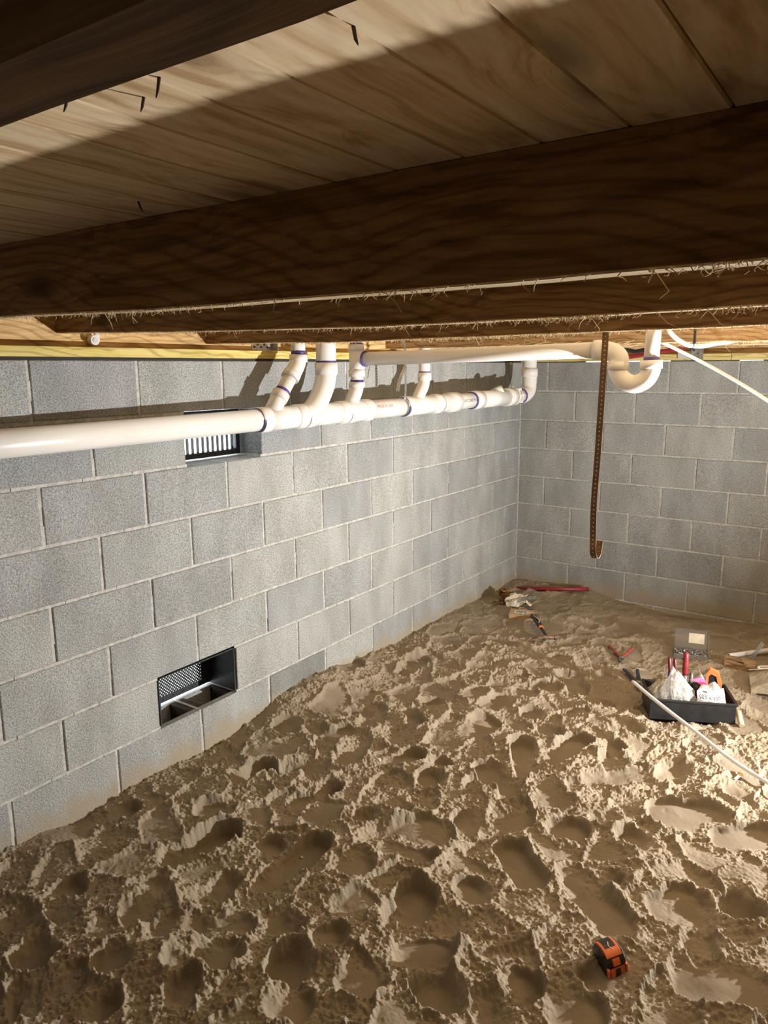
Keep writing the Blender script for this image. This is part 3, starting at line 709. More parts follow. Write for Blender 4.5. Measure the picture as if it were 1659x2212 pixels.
for s in (1, -1):
    c = -0.6
    while c < 0.6:
        # line z = s*(y-ym)+c clipped to the opening
        ym = (yy0+yy1)/2; zm = (zz0+zz1)/2; pts = []
        for yv in (yy0, yy1):
            zv = zm+s*(yv-ym)+c
            if zz0 <= zv <= zz1: pts.append((yv, zv))
        for zv in (zz0, zz1):
            yv = ym+s*(zv-zm-c)
            if yy0 < yv < yy1: pts.append((yv, zv))
        if len(pts) >= 2 and math.dist(pts[0], pts[1]) > 0.004:
            (a, b), (d, e) = pts[:2]
            L = math.dist(pts[0], pts[1]); ox, oz = -(e-b)/L*r, (d-a)/L*r
            x0 = fx+0.0005*s
            vs = [(x0+dx, a+ox*q, b+oz*q) for dx in (-.001, .001) for q in (-1, 1)]+[(x0+dx, d+ox*q, e+oz*q) for dx in (-.001, .001) for q in (-1, 1)]
            sc.add(vs, [(0, 1, 3, 2), (4, 6, 7, 5), (0, 4, 5, 1), (2, 3, 7, 6), (0, 2, 6, 4), (1, 5, 7, 3)])
        c += st
shift(sc.obj('mesh_screen', 'vent', v2, 'stuff'), v2)
for i in range(7):
    yv = ya+0.035+i*0.053
    shift(MB().tube([(fx+0.004, yv, z0+0.02), (fx+0.0085, yv, z0+0.02)], 0.0042, 8).obj('screw', 'nail', v2), v2)

# ------------------------------------------------------------------ drain pipe system
R3 = 0.04445; R2 = 0.03015; R15 = 0.0242
def AX(y): return Vector((0.075+0.037*(y+3.8), y, -0.252+0.0091*(y+3.8)))
def onpipe(px, py):
    d = _R.T @ np.array([(px-829.5)/FPX, -(py-1106)/FPX, -1.0])
    m_ = 0.037; t = (0.075+m_*(CAM[1]+3.8)-CAM[0])/(d[0]-m_*d[1]); return Vector(CAM+d*t)
def ypx(px):
    lo, hi = -4.5, -0.05
    def prj(y):
        q = _R @ (np.array(AX(y))-CAM); return 829.5+FPX*q[0]/-q[2]
    for _ in range(50):
        mid = (lo+hi)/2
        if prj(mid) < px: lo = mid
        else: hi = mid
    return lo
dp = thing('drain_pipe', 'white plastic drain pipe run with branches along the left block wall', 'pipe', (0.08, -3.5, -0.25))
def part(m, name, mat, parent=dp, label=None):
    o = m.obj(name, mat, parent)
    if parent is dp: shift(o, dp)
    else: o.matrix_parent_inverse = Matrix.Identity(4)
    if label: o['label'] = label
    return o
def sub(m, name, mat, par):
    o = m.obj(name, mat, par); o.matrix_parent_inverse = Matrix.Identity(4); return o
def run(y0, y1, r, name, mat='pvc'):
    return part(MB().tube([AX(y0), AX(y1)], r, 40), name, mat)
def socket(par, y0, y1, r, name='socket'):
    e = 0.006*(1 if y1 > y0 else -1)
    return sub(MB().tube([AX(y0), AX(y0), AX(y0+e), AX(y1-e), AX(y1)], [r*0.86, r, r+0.0015, r+0.001, r*0.9], 40), name, 'pvc_fit', par)
def ring(par, p, d, r, wd=0.004, name='primer_ring'):
    p = Vector(p); d = Vector(d).normalized()
    return sub(MB().tube([p-d*wd, p+d*wd], r, 40), name, 'primer', par)
AD = (AX(0)-AX(-1)).normalized()
yA, yB, yC, yD = ypx(557), ypx(655), ypx(745), ypx(795)
yE, yF, yG, yH, yI, yJ, yK, yL, yM, yN = [ypx(q) for q in (872, 905, 945, 965, 985, 1018, 1035, 1090, 1106, 1128)]
main = run(-4.9, yA, R3, 'main_pipe')
RS = R3+0.0075
def elbow_path(pts, n=24): return bez(pts, n)
def wye(y0, y1, branch, rb, ringr=True):
    f = part(MB().tube([AX(y0), AX(y1)], R3+0.004, 40), 'wye_fitting', 'pvc_fit')
    L = abs(y1-y0)
    socket(f, y0-0.002, y0+0.055, RS); socket(f, y1+0.002, y1-0.055, RS)
    sub(MB().tube(branch, rb, 28), 'branch', 'pvc_fit', f)
    if ringr: ring(f, AX(y0-0.004), AD, RS-0.003)
    return f
# branch 1: 45 degree line, short pipe, 45 degree elbow, riser
def PX(l): return [onpipe(*q) for q in l]
b1 = PX([(586, 893), (600, 864), (607, 851)])
w1 = wye(yA, yB-0.006, b1, R2+0.004)
d1v = (b1[2]-b1[1]).normalized()
sub(MB().tube([b1[2]-d1v*0.03, b1[2]+d1v*0.004], R2+0.008, 28), 'branch_socket', 'pvc_fit', w1)
s1 = PX([(607, 851), (627, 815)])
r1 = part(MB().tube([s1[0]-d1v*.01, s1[1]+d1v*.01], R2, 28), 'branch_pipe', 'pvc')
ring(r1, s1[0]+d1v*0.012, d1v, R2+0.001, 0.008); ring(r1, s1[1]-d1v*0.002, d1v, R2+0.0014, 0.003)
ep = PX([(626, 817), (636, 800), (643, 783), (644.5, 768)])
e1 = part(MB().tube(bez(ep, 24), R2+0.005, 28), 'elbow_fitting', 'pvc_fit')
sub(MB().tube([ep[0]-d1v*.002, ep[0]+d1v*0.028], R2+0.0085, 28), 'socket', 'pvc_fit', e1)
sub(MB().tube([ep[3]-Vector((0, 0, .028)), ep[3]+Vector((0, 0, .004))], R2+0.0085, 28), 'socket', 'pvc_fit', e1)
rp1 = part(MB().tube([ep[3], Vector((ep[3].x, ep[3].y, CEIL+0.01))], R2, 28), 'riser_pipe', 'pvc')
ring(rp1, ep[3]+Vector((0, 0, .012)), (0, 0, 1), R2+0.001, 0.008)
# branch 2: three inch long sweep
b2 = PX([(660, 902), (683, 874), (699, 838), (705, 806)])
w2 = wye(yB, yC-0.006, bez(b2, 30), R3+0.002)
tp = b2[3]
h2 = part(MB().tube([tp-Vector((0, 0, .006)), tp+Vector((0, 0, .046))], R3+0.0065, 40), 'socket', 'pvc_fit')
rp2 = part(MB().tube([tp+Vector((0, 0, .01)), Vector((tp.x, tp.y, CEIL+0.01))], R3, 40), 'riser_pipe', 'pvc')
ring(rp2, tp+Vector((0, 0, .050)), (0, 0, 1), R3+0.001, 0.0035)
# branch 3: line up to a tee that takes the trap arm
b3 = PX([(752, 886), (762, 862), (769, 842), (771, 828)])
w3 = wye(yC, yD, bez(b3, 24), R2+0.003)
sub(MB().tube([b3[3]-Vector((0, 0, .018)), b3[3]+Vector((0, 0, .006))], R2+0.008, 28), 'branch_socket', 'pvc_fit', w3)
t3 = b3[3]
ARM_Z = 0.004
rp3 = part(MB().tube([t3, Vector((t3.x, t3.y, ARM_Z-0.04))], R2, 28), 'branch_pipe', 'pvc')
ring(rp3, t3+Vector((0, 0, .011)), (0, 0, 1), R2+0.001, 0.005)
tee = part(MB().tube([(t3.x, t3.y, ARM_Z-0.075), (t3.x, t3.y, ARM_Z+0.05)], R2+0.005, 28), 'tee_fitting', 'pvc_fit')
sub(MB().tube([(t3.x, t3.y, ARM_Z-0.08), (t3.x, t3.y, ARM_Z-0.048)], R2+0.0085, 28), 'socket', 'pvc_fit', tee)
sub(MB().tube([(t3.x, t3.y, ARM_Z+0.04), (t3.x, t3.y, ARM_Z+0.068)], R2+0.008, 28), 'socket', 'pvc_fit', tee)
sub(MB().tube(bez([(t3.x, t3.y, ARM_Z-0.04), (t3.x+0.012, t3.y, ARM_Z-0.018), (t3.x+0.03, t3.y, ARM_Z), (t3.x+0.048, t3.y, ARM_Z+0.001)], 16), R2+0.005, 28), 'branch', 'pvc_fit', tee)
ring(tee, (t3.x+0.050, t3.y, ARM_Z+0.001), (1, 0, 0.02), R2+0.006, 0.003)
rp3b = part(MB().tube([(t3.x, t3.y, ARM_Z+.05), (t3.x, t3.y, CEIL+0.01)], R2, 28), 'riser_pipe', 'pvc')
ring(rp3b, (t3.x, t3.y, ARM_Z+0.071), (0, 0, 1), R2+0.001, 0.0025)
# trap arm and trap
TY = t3.y
p_arm1 = Vector((1.30, TY+0.0, 0.026))
arm = part(MB().tube([(t3.x+0.03, TY, ARM_Z), p_arm1], R2, 32), 'trap_arm', 'pvc')
def tr(px, py): return Vector(hit(px, py, 1, TY))
u0 = [p_arm1-Vector((.01, 0, 0)), tr(1322, 760), tr(1337, 772), tr(1338, 792)]
pt = part(MB().tube(bez(u0, 30), R2+0.004, 32), 'trap_elbow', 'pvc_fit', label='white elbow turning the trap arm down')
sub(MB().tube([p_arm1-Vector((.028, 0, 0)), p_arm1+Vector((.004, 0, 0))], R2+0.0072, 32), 'socket', 'pvc_fit', pt)
ub = [tr(1334, 778), tr(1334, 800), tr(1345, 820), tr(1370, 830), tr(1394, 820), tr(1406, 800), tr(1407, 779)]
pu = part(MB().tube(bez(ub, 60), R2+0.0035, 32), 'trap_bend', 'pvc_fit', label='glossy white U-shaped trap bend')
sub(MB().tube([tr(1335, 781), tr(1334, 799)], R2+0.0085, 32), 'socket', 'pvc_fit', pu)
sub(MB().tube([tr(1407, 778), tr(1406.5, 797)], R2+0.0095, 32), 'socket', 'pvc_fit', pu)
q = tr(1407, 779)
rt = part(MB().tube([q, (q.x+0.004, q.y, CEIL+0.01)], R15+0.003, 28), 'trap_riser', 'pvc')
ring(rt, q+Vector((0.0003, 0, 0.006)), (0, 0, 1), R15+0.004, 0.006)
# beyond: pipe, fourth wye, couplings, cleanout tee, elbow at the corner
run(yD-0.02, yE+0.01, R3, 'main_pipe')
b4 = PX([(896, 874), (906, 852), (914, 834), (917, 817)])
w4 = wye(yE, yG, bez(b4, 24), R2+0.001)
ring(w4, AX(yG+0.002), AD, R3+0.0058)
h4 = part(MB().tube([b4[3]-Vector((0, 0, .012)), b4[3]+Vector((0, 0, .03))], R2+0.006, 28), 'socket', 'pvc_fit')
rp4 = part(MB().tube([b4[3], Vector((b4[3].x, b4[3].y, CEIL+.01))], R2, 28), 'riser_pipe', 'pvc')
ring(rp4, b4[3]+Vector((0, 0, .032)), (0, 0, 1), R2+0.001, 0.003)
run(yG, yK, R3, 'main_pipe')
c1 = part(MB().tube([AX(yG+0.02), AX(yH), AX(yH), AX(yI)], [R3+0.004, R3+0.004, R3+0.011, R3+0.0115], 40), 'coupling', 'pvc_fit')
c2 = part(MB().tube([AX(yJ), AX(yK)], R3+0.0105, 40), 'coupling', 'pvc_fit')
ring(c2, AX(yJ-0.004), AD, R3+0.006)
ct = run(yK-0.01, yL+0.01, R3+0.006, 'cleanout_tee', 'pvc_fit')
mid = AX((yK+yL)/2+0.08)
sub(MB().tube([mid+Vector((0, 0, .02)), mid+Vector((-0.02, 0, .058))], 0.04, 24), 'branch', 'pvc_fit', ct)
hb = part(MB().tube([AX(yL), AX(yM)], R3+0.012, 40), 'hub', 'pvc_fit')
cp = part(MB().tube([AX(yM), AX(yM+0.035)], R3+0.0135, 12), 'clean_out_collar', 'pvc_fit')
for a in (0.2, 0.9, 1.7, -0.6):
    c = AX(yM+0.03)+Vector((math.cos(a), 0, math.sin(a)))*(R3+0.014)
    sub(MB().box(c.x-.007, c.x+.007, c.y-.02, c.y+.02, c.z-.007, c.z+.007, .001), 'lug', 'pvc_fit', cp)
run(yM, yN, R3, 'main_pipe')
eC = AX(yN); up = onpipe(1143, 800)
ex = AX(yN+0.10); 
cor = [AX(yN-0.02), AX(yN+0.02), Vector((ex.x, AX(yN+0.085).y, ex.z+0.03)), Vector((ex.x, AX(yN+0.10).y, ex.z+0.10)), Vector((ex.x, AX(yN+0.10).y, ex.z+0.14))]
el = part(MB().tube(bez(cor, 30), R3+0.004, 36), 'elbow_fitting', 'pvc_fit')
ring(el, AX(yN-0.022), AD, R3+0.0055, 0.004)
sub(MB().tube([cor[4]-Vector((0, 0, .02)), cor[4]+Vector((0, 0, .035))], R3+0.009, 36), 'socket', 'pvc_fit', el)
part(MB().tube([cor[4], Vector((cor[4].x, cor[4].y, CEIL+.01))], R3, 36), 'riser_pipe', 'pvc')
# printing on the pipes
def pipe_text(txt, y0, size, mat, ang, parent):
    me = text_mesh(txt, size, 'LEFT')
    for v in me.vertices:
        a = ang+v.co.y/R3; c = AX(y0+v.co.x)
        v.co = c+Vector((math.cos(a), 0, math.sin(a)))*(R3+0.0006)
    me.update(); o = link('lettering', me, mat, parent); o.matrix_parent_inverse = Matrix.Identity(4)
    return o
seg = [o for o in dp.children if o.name.startswith('main_pipe')]
pipe_text('MADE IN USA', ypx(800), 0.021, 'red_ink', 0.35, seg[1])
pipe_text('LAR CORE PVC', ypx(986), 0.024, 'ink', 0.10, seg[2])
pipe_text('PVC', ypx(1119), 0.022, 'red_ink', 0.35, seg[3])

# ------------------------------------------------------------------ perforated straps
def strap(pts, wd, mat, side, holes=True, pitch=0.0127, th=0.0008, hr=0.0024, n=60, name='strap_band'):
    """band along a path, width along vector side, with real holes"""
    P = bez(pts, n); L = [0]
    for a, b in zip(P[:-1], P[1:]): L.append(L[-1]+(b-a).length)
    def at(s):
        s = min(max(s, 0), L[-1]); i = min(np.searchsorted(L, s, side='right')-1, len(P)-2)
        t = (s-L[i])/max(1e-9, L[i+1]-L[i]); return P[i].lerp(P[i+1], t), (P[i+1]-P[i]).normalized()
    m = MB(); side = Vector(side).normalized()
    def P3(s, u, o):
        p, t = at(s); sd = (side-t*side.dot(t)).normalized(); nn = t.cross(sd); return p+sd*u+nn*o
    s = 0.0
    while s+pitch <= L[-1]+1e-6:
        # square cell with an octagonal hole
        c = s+pitch/2; outer = []; inner = []
        for k in range(8):
            a = 2*PI*k/8+PI/8
            inner.append((c+hr*math.cos(a), hr*math.sin(a)))
            ca, sa = math.cos(a), math.sin(a)
            q = min((pitch/2)/max(abs(ca), 1e-6), (wd/2)/max(abs(sa), 1e-6))
            outer.append([c+ca*q, sa*q])
        # snap to corners
        for k, (sx, sy) in zip((0, 1, 2, 3, 4, 5, 6, 7), ((1, None), (None, 1), (None, 1), (-1, None), (-1, None), (None, -1), (None, -1), (1, None))):
            pass
        cor = [(c+pitch/2, wd/2), (c-pitch/2, wd/2), (c-pitch/2, -wd/2), (c+pitch/2, -wd/2)]
        vs = []; fs = []
        for o in (-th/2, th/2):
            vs += [P3(a, b, o) for a, b in inner]+[P3(a, b, o) for a, b in cor]
        for base, fl in ((0, False), (12, True)):
            F = [(8, 0, 7, 11), (8, 9, 2, 1, 0), (9, 10, 4, 3, 2), (10, 11, 6, 5, 4), (11, 7, 6)]
            F = [(8, 1, 0), (8, 9, 2, 1), (9, 3, 2), (9, 10, 4, 3), (10, 5, 4), (10, 11, 6, 5), (11, 7, 6), (11, 8, 0, 7)]
            fs += [tuple(base+i for i in (f if not fl else f[::-1])) for f in F]
        fs += [(8, 20, 21, 9), (10, 22, 23, 11)]
        m.add(vs, fs); s += pitch
    return m
hs = thing('hanging_strap', 'long perforated copper strap hanging from a joist, its end curled up', 'strap', (1.555, -2.86, 0.06))
P = [(1.5545, -2.842, 0.066), (1.5535, -2.8425, -0.02), (1.5525, -2.846, -0.15), (1.551, -2.85, -0.30), (1.5495, -2.856, -0.43), (1.5545, -2.864, -0.53), (1.5585, -2.872, -0.568), (1.5625, -2.867, -0.590), (1.5655, -2.852, -0.588), (1.568, -2.845, -0.562), (1.569, -2.845, -0.540)]
shift(strap(P, 0.0185, 'copper', (1, 0.0, 0.02), n=100, hr=0.0017).obj('strap_band', 'copper', hs), hs)
shift(MB().tube([(1.5545, -2.8435, 0.07), (1.5545, -2.836, 0.07)], 0.005, 8).obj('screw', 'galv', hs), hs)
# strap that carries the main pipe
yS = ypx(868); cS = AX(yS)
loop = [Vector((cS.x+0.015, yS-0.01, 0.13)), Vector((cS.x+0.03, yS-0.012, 0.02)), Vector((cS.x+R3*0.6, yS-0.006, cS.z+R3+0.03))]
for k in range(0, 13):
    a = 1.15-k*(4.3/12); loop.append(cS+Vector((math.cos(a)*(R3+.0015), (k-6)*0.0012, math.sin(a)*(R3+.0015))))
ps = thing('pipe_strap', 'thin perforated steel strap looped round the main drain pipe', 'strap', (cS.x, yS, 0.13))
shift(strap(loop, 0.017, 'galv', (0, 1, 0), n=120).obj('strap_band', 'galv', ps), ps)
tl = [onpipe(866, 787)+Vector((0.03, 0, 0)), onpipe(860, 800)+Vector((0.035, 0, 0)), onpipe(853, 820)+Vector((0.03, 0, 0)), onpipe(848, 846)+Vector((0.03, 0, 0))]
shift(strap(tl, 0.017, 'nail', (1, 0.5, 0), n=40).obj('loose_end', 'galv', ps), ps)
q = tl[0]; shift(MB().tube([q+Vector((-.008, .01, 0)), q+Vector((.010, -.012, 0))], 0.006, 8).obj('bolt', 'galv', ps), ps)

# ------------------------------------------------------------------ joist hangers, pipe clip, wires, water lines
jh = thing('joist_hanger', 'galvanised steel hanger plate nailed on the left rim board', 'bracket', (-0.048, -2.53, 0.04))
m = MB(); m.box(-0.0495, -0.047, -2.625, -2.50, 0.042, 0.13); m.box(-0.05, -0.012, -2.502, -2.499, 0.042, 0.13); m.box(-0.0495, -0.04, -2.60, -2.50, 0.040, 0.043)
shift(m.obj('plate', 'galv', jh), jh)
for i in range(6):
    yy = -2.61+0.02*i; shift(MB().tube([(-0.047, yy, 0.055+0.012*(i % 2)), (-0.044, yy, 0.055+0.012*(i % 2))], 0.004, 6).obj('nail_head', 'nail', jh), jh)
pc = thing('pipe_clip', 'small white plastic pipe clip on the left rim board, under the second joist', 'clip', (-0.04, -3.394, 0.06))
m = MB(); m.tube(bez([(-0.047, -3.385, 0.10), (-0.03, -3.385, 0.09), (-0.025, -3.386, 0.06)], 8), 0.010, 10, flat=0.5)
m.tube([(-0.047, -3.396, 0.062), (-0.018, -3.398, 0.062)], 0.0165, 14); shift(m.obj('clip_body', 'blob', pc), pc)
shift(MB().tube([(-0.018, -3.398, 0.062), (-0.0165, -3.398, 0.062)], 0.009, 12).obj('clip_hole', 'white', pc), pc)
o = MB().tube([hit(1097, 787, 0, 0.06), hit(1100, 812, 0, 0.062), hit(1106, 838, 0, 0.064)], 0.0012, 5).obj('wire', 'nail'); tag(o, 'thin dark wire hanging beside the far pipe elbow, the longer one', 'wire')
o = MB().tube([hit(1085, 822, 0, 0.06), hit(1078, 838, 0, 0.062)], 0.0012, 5).obj('wire', 'nail'); tag(o, 'short thin dark wire stub above the cleanout fitting', 'wire')
o = MB().lathe([(0.004, 0), (0.012, 0.004), (0.012, 0.02), (0.006, 0.026)], 10, Tm(hit(1100, 786, 0, 0.02), (0, PI/2, 0))).obj('pipe_anchor', 'galv'); tag(o, 'small metal wall anchor under the left sill near the corner', 'anchor')
w1p = [hit(1405, 728, 1, -1.25), hit(1450, 749, 1, -1.22), hit(1520, 784, 1, -1.2), hit(1590, 823, 1, -1.22), hit(1659, 866, 1, -1.25), hit(1760, 935, 1, -1.3)]
o = MB().tube(bez(w1p, 40), 0.0083, 14).obj('water_line', 'pex'); tag(o, 'white flexible water line slanting down to the right edge', 'tubing')
wl2 = thing('water_line', 'short white water line loop held by a black clip beside the trap', 'tubing', (1.55, -1.95, 0.1))
w2p = [hit(1436, 700, 1, -2.0), hit(1446, 716, 1, -2.0), hit(1462, 732, 1, -1.97), hit(1485, 745, 1, -1.95), hit(1500, 747, 1, -1.93), hit(1522, 747, 1, -1.9), hit(1548, 742, 1, -1.72), hit(1590, 735, 1, -1.50), hit(1640, 715, 1, -1.40)]
shift(MB().tube(bez(w2p, 60), 0.0085, 14).obj('tube', 'pex', wl2), wl2)
c = hit(1497, 747, 1, -1.93); cp_ = MB(); cp_.tube([c+np.array([-.009, 0, -.001]), c+np.array([.007, 0, .001])], 0.0125, 14); cp_.box(c[0]+.0, c[0]+.008, c[1]-.004, c[1]+.004, c[2]-.02, c[2]+.10)
shift(cp_.obj('clip', 'black', wl2), wl2)
rl = [hit(1300, 790, 1, -0.5), hit(1355, 772, 1, -0.5), hit(1400, 764, 1, -0.5), hit(1450, 756, 1, -0.5), hit(1492, 746, 1, -0.5), hit(1560, 738, 1, -0.5)]
o = MB().tube(bez([Vector(q)+Vector((0, 0, .0)) for q in rl[1:]], 30), 0.0125, 12).obj('water_line', 'red'); tag(o, 'red flexible water line behind the trap, under the last joist', 'tubing')
o = MB().tube(bez([hit(1340, 744, 1, -0.7), hit(1365, 758, 1, -0.7), hit(1385, 757, 1, -0.7), hit(1425, 748, 1, -0.7)], 20), 0.011, 10).obj('cable', 'black'); tag(o, 'black cable between trap elbow and trap riser', 'cable')
hb2 = thing('joist_hanger', 'galvanised steel hanger bracket on the back wall sill', 'bracket', (1.24, -0.01, 0.0))
m = MB(); p0 = hit(1497, 750, 1, -.02); p1 = hit(1517, 778, 1, -.02)
m.box(p0[0], p1[0], -.004, -.001, p1[2], p0[2]+0.02); m.box(p0[0]-.002, p0[0], -.05, -.001, p1[2], p0[2]+.02)
shift(m.obj('plate', 'galv', hb2), hb2)
for dz in (0.015, 0.04):
    shift(MB().tube([((p0[0]+p1[0])/2, -.004, p1[2]+dz), ((p0[0]+p1[0])/2, -.010, p1[2]+dz)], 0.007, 8).obj('bolt', 'steel', hb2), hb2)
o = MB().box(p0[0]-.09, p0[0]-.004, -.012, -.001, p1[2]+0.01, p1[2]+0.055, .002).obj('plywood_scrap', 'white'); tag(o, 'pale chip of board beside the hanger bracket on the back sill', 'scrap')

# ------------------------------------------------------------------ things on the sand
def put(px, py, dz=0.0, n=8):
    """point on a sight line dz above the sand"""
    z = -1.6+dz
    for _ in range(n): p = hit(px, py, 2, z); z = 0.5*z+0.5*(sand_z(p[0], p[1])+dz)
    return Vector(hit(px, py, 2, z))

# long white line in front
P = [Vector(hit(px, py, 2, z)) for px, py, z in ((1367, 1472, -1.478), (1402, 1502, -1.488), (1450, 1540, -1.512), (1500, 1578, -1.540), (1560, 1626, -1.566), (1610, 1661, -1.583), (1659, 1691, -1.588))]
P.append(P[-1]+(P[-1]-P[-2])*1.5)
o = MB().tube(bez(P, 50), 0.0080, 14).obj('water_line', 'pex'); tag(o, 'long white flexible water line lying across the sand before the black tray', 'tubing')

# black tray
A_ = Vector(hit(1402, 1552, 2, -1.612)); B_ = Vector(hit(1588, 1566, 2, -1.612))
ang = math.atan2((B_-A_).y, (B_-A_).x); LEN = (B_-A_).length; WID = 0.215; HT = 0.098
tray = thing('storage_tray', 'black plastic tray holding bags and tools on the sand', 'tray', ((A_+B_)/2+Vector((-math.sin(ang), math.cos(ang), 0))*WID/2), (0, 0, ang))
t_ = 0.006; hx, hy = LEN/2, WID/2
m = MB(); m.box(-hx+t_, hx-t_, -hy+t_, hy-t_, 0, 0.006)
m.box(-hx, hx, -hy, -hy+t_, 0, HT, .0015); m.box(-hx, hx, hy-t_, hy, 0, HT, .0015); m.box(-hx, -hx+t_, -hy+t_, hy-t_, 0, HT, .0015); m.box(hx-t_, hx, -hy+t_, hy-t_, 0, HT, .0015)
m.obj('tray_body', 'black', tray)
m = MB(); e = 0.006
m.box(-hx-e, hx+e, -hy-e, -hy, HT-.010, HT, .001); m.box(-hx-e, hx+e, hy, hy+e, HT-.010, HT, .001); m.box(-hx-e, -hx, -hy, hy, HT-.010, HT, .001); m.box(hx, hx+e, -hy, hy, HT-.010, HT, .001)
m.obj('rim', 'black', tray)
TL = tray.location
def tw(x, y, z): return TL+Vector((x*math.cos(ang)-y*math.sin(ang), x*math.sin(ang)+y*math.cos(ang), z))

def blob_bag(name, label, mat, loc, size, seed, peak=(0.0, 0.0), rotz=0.0, taper=0.6, amp=0.22, sharp=1.4, at=(0, 0)):
    """crumpled plastic bag: pinched closed top, faceted body"""
    bm = bmesh.new(); bmesh.ops.create_icosphere(bm, subdivisions=4, radius=1.0)
    r = random.Random(seed); ph = [(Vector((r.uniform(-1, 1), r.uniform(-1, 1), r.uniform(-1, 1)))*r.uniform(2.0, 6.5), r.uniform(0, 6.3), r.uniform(.3, 1)) for _ in range(9)]
    for v in bm.verts:
        d = v.co.normalized(); s = 1.0
        for k_, p_, a_ in ph: s += amp*a_*0.33*(1-2*abs(math.sin(d.dot(k_)+p_)))
        c = d*s; h = (c.z+1)/2; h = max(0, h)
        pinch = 1-taper*min(1, h)**sharp
        v.co = Vector((c.x*pinch*size[0]+peak[0]*h*h, c.y*pinch*size[1]+peak[1]*h*h, max(0, h)*size[2]))
    for v in bm.verts:        # held in by the tray walls
        if v.co.z < HT+0.004:
            v.co.x = min(max(v.co.x, -hx+0.012-at[0]), hx-0.012-at[0]); v.co.y = min(max(v.co.y, -hy+0.012-at[1]), hy-0.012-at[1])
    me = bpy.data.meshes.new(name); bm.to_mesh(me); bm.free(); me.polygons.foreach_set('use_smooth', [True]*len(me.polygons))
    root = thing(name, label, 'bag', loc, (0, 0, rotz)); link('bag_film', me, mat, root); return root
zb = 0.007
b = blob_bag('plastic_bag', 'big shiny clear plastic bag rising to a point in the black tray', 'bag_clear', tw(-0.045, -0.03, zb), (0.125, 0.085, 0.215), 3, (-0.03, 0.02), ang, 0.90, 0.22, 1.15, (-0.045, -0.03))
r = random.Random(2)
for i in range(7):
    o = MB().lathe([(0.010, 0), (0.016, 0.002), (0.016, 0.022), (0.010, 0.024)], 12, Tm((r.uniform(-.06, .06), r.uniform(-.035, .03), 0.012+0.02*r.random()), (r.uniform(0, 3), r.uniform(0, 3), 0))).obj('pipe_fitting', 'steel', b)
o = MB().tube(bez([(-.085, -.03, .05), (-.04, -.055, .065), (.01, -.055, .055), (.06, -.045, .06)], 14), 0.012, 8, flat=0.4).obj('fold', 'bag_clear', b)
blob_bag('plastic_bag', 'cloudy tan plastic bag slumped over the left end of the black tray', 'bag_cloudy', tw(-0.135, 0.04, zb), (0.075, 0.07, 0.135), 8, (0.03, 0.0), ang, 0.75, 0.26, 1.4, (-0.135, 0.04))
blob_bag('plastic_bag', 'narrow upright translucent bag beside the orange tool in the tray', 'bag_tan', tw(0.085, 0.045, zb), (0.045, 0.03, 0.185), 12, (-0.03, 0.02), ang, 0.95, 0.2, 1.0, (0.085, 0.045))
# printed white bag leaning in the right front of the tray
pb = thing('printed_bag', 'white printed plastic bag with black lettering and barcode, right front of tray', 'bag', tw(0.085, -0.048, zb), (0, 0, ang+0.02))
nx_, nz_ = 18, 14; vs = []; fs = []
rr = random.Random(4)
TILT = 0.55
def pbp(u, v, off=0.0):
    x = (u-0.5)*0.128*(1-0.10*v); bulge = 0.020*math.sin(PI*u)*math.sin(PI*min(1, v*1.1))+0.0035*math.sin(9*u+3*v)+0.003*math.sin(13*v+5*u)
    z = 0.055+0.075*v*math.cos(TILT)+0.006*math.sin(7*u)*v+0.012*u*v; y = -0.040+0.085*v*math.sin(TILT)-bulge-off
    return (x, y, z)
for sgn in (0, 1):
    for j in range(nz_):
        for i in range(nx_):
            x_, y_, z_ = pbp(i/(nx_-1), j/(nz_-1)); vs.append((x_, y_+sgn*0.028*math.sin(PI*i/(nx_-1)), z_))
for sgn in (0, 1):
    o_ = sgn*nx_*nz_
    for j in range(nz_-1):
        for i in range(nx_-1):
            f = (o_+j*nx_+i, o_+j*nx_+i+1, o_+(j+1)*nx_+i+1, o_+(j+1)*nx_+i); fs.append(f if sgn == 0 else f[::-1])
m = MB(); m.add(vs, fs, True); m.obj('bag_body', 'white', pb)
m = MB()
mm = bmesh.new(); bmesh.ops.create_icosphere(mm, subdivisions=3, radius=1)
for v in mm.verts: v.co = Vector((v.co.x*0.05+0.005, v.co.y*0.02+0.02, 0.115+v.co.z*0.035*(1+0.3*math.sin(5*v.co.x))))
me = bpy.data.meshes.new('bag_top'); mm.to_mesh(me); mm.free(); link('bag_top', me, 'bag_clear', pb)
def on_bag(me, u0, v0):
    for v in me.vertices: v.co = pbp(u0+v.co.x/0.128, v0+v.co.y/0.085, 0.0012)
    me.update(); return me
link('lettering', on_bag(text_mesh('503 x 100', 0.024), 0.44, 0.62), 'ink', pb)
link('lettering', on_bag(text_mesh('25', 0.020), 0.84, 0.60), 'ink', pb)
m = MB(); rr = random.Random(8); u = 0.60
while u < 0.90:
    wv = rr.choice([0.006, 0.010, 0.014]); 
    m.add([pbp(u, 0.16, .0012), pbp(u+wv, 0.16, .0012), pbp(u+wv, 0.34, .0012), pbp(u, 0.34, .0012)], [(0, 1, 2, 3)]); u += wv+rr.choice([0.008, 0.012])
m.obj('barcode', 'ink', pb)
m = MB()
for i in range(12): m.add([pbp(0.08+i*.06, .44, .0012), pbp(0.14+i*.06, .44, .0012), pbp(0.14+i*.06, .452, .0012), pbp(0.08+i*.06, .452, .0012)], [(0, 1, 2, 3)])
m.add([pbp(.08, .26, .0012), pbp(.18, .26, .0012), pbp(.18, .33, .0012), pbp(.08, .33, .0012)], [(0, 1, 2, 3)])
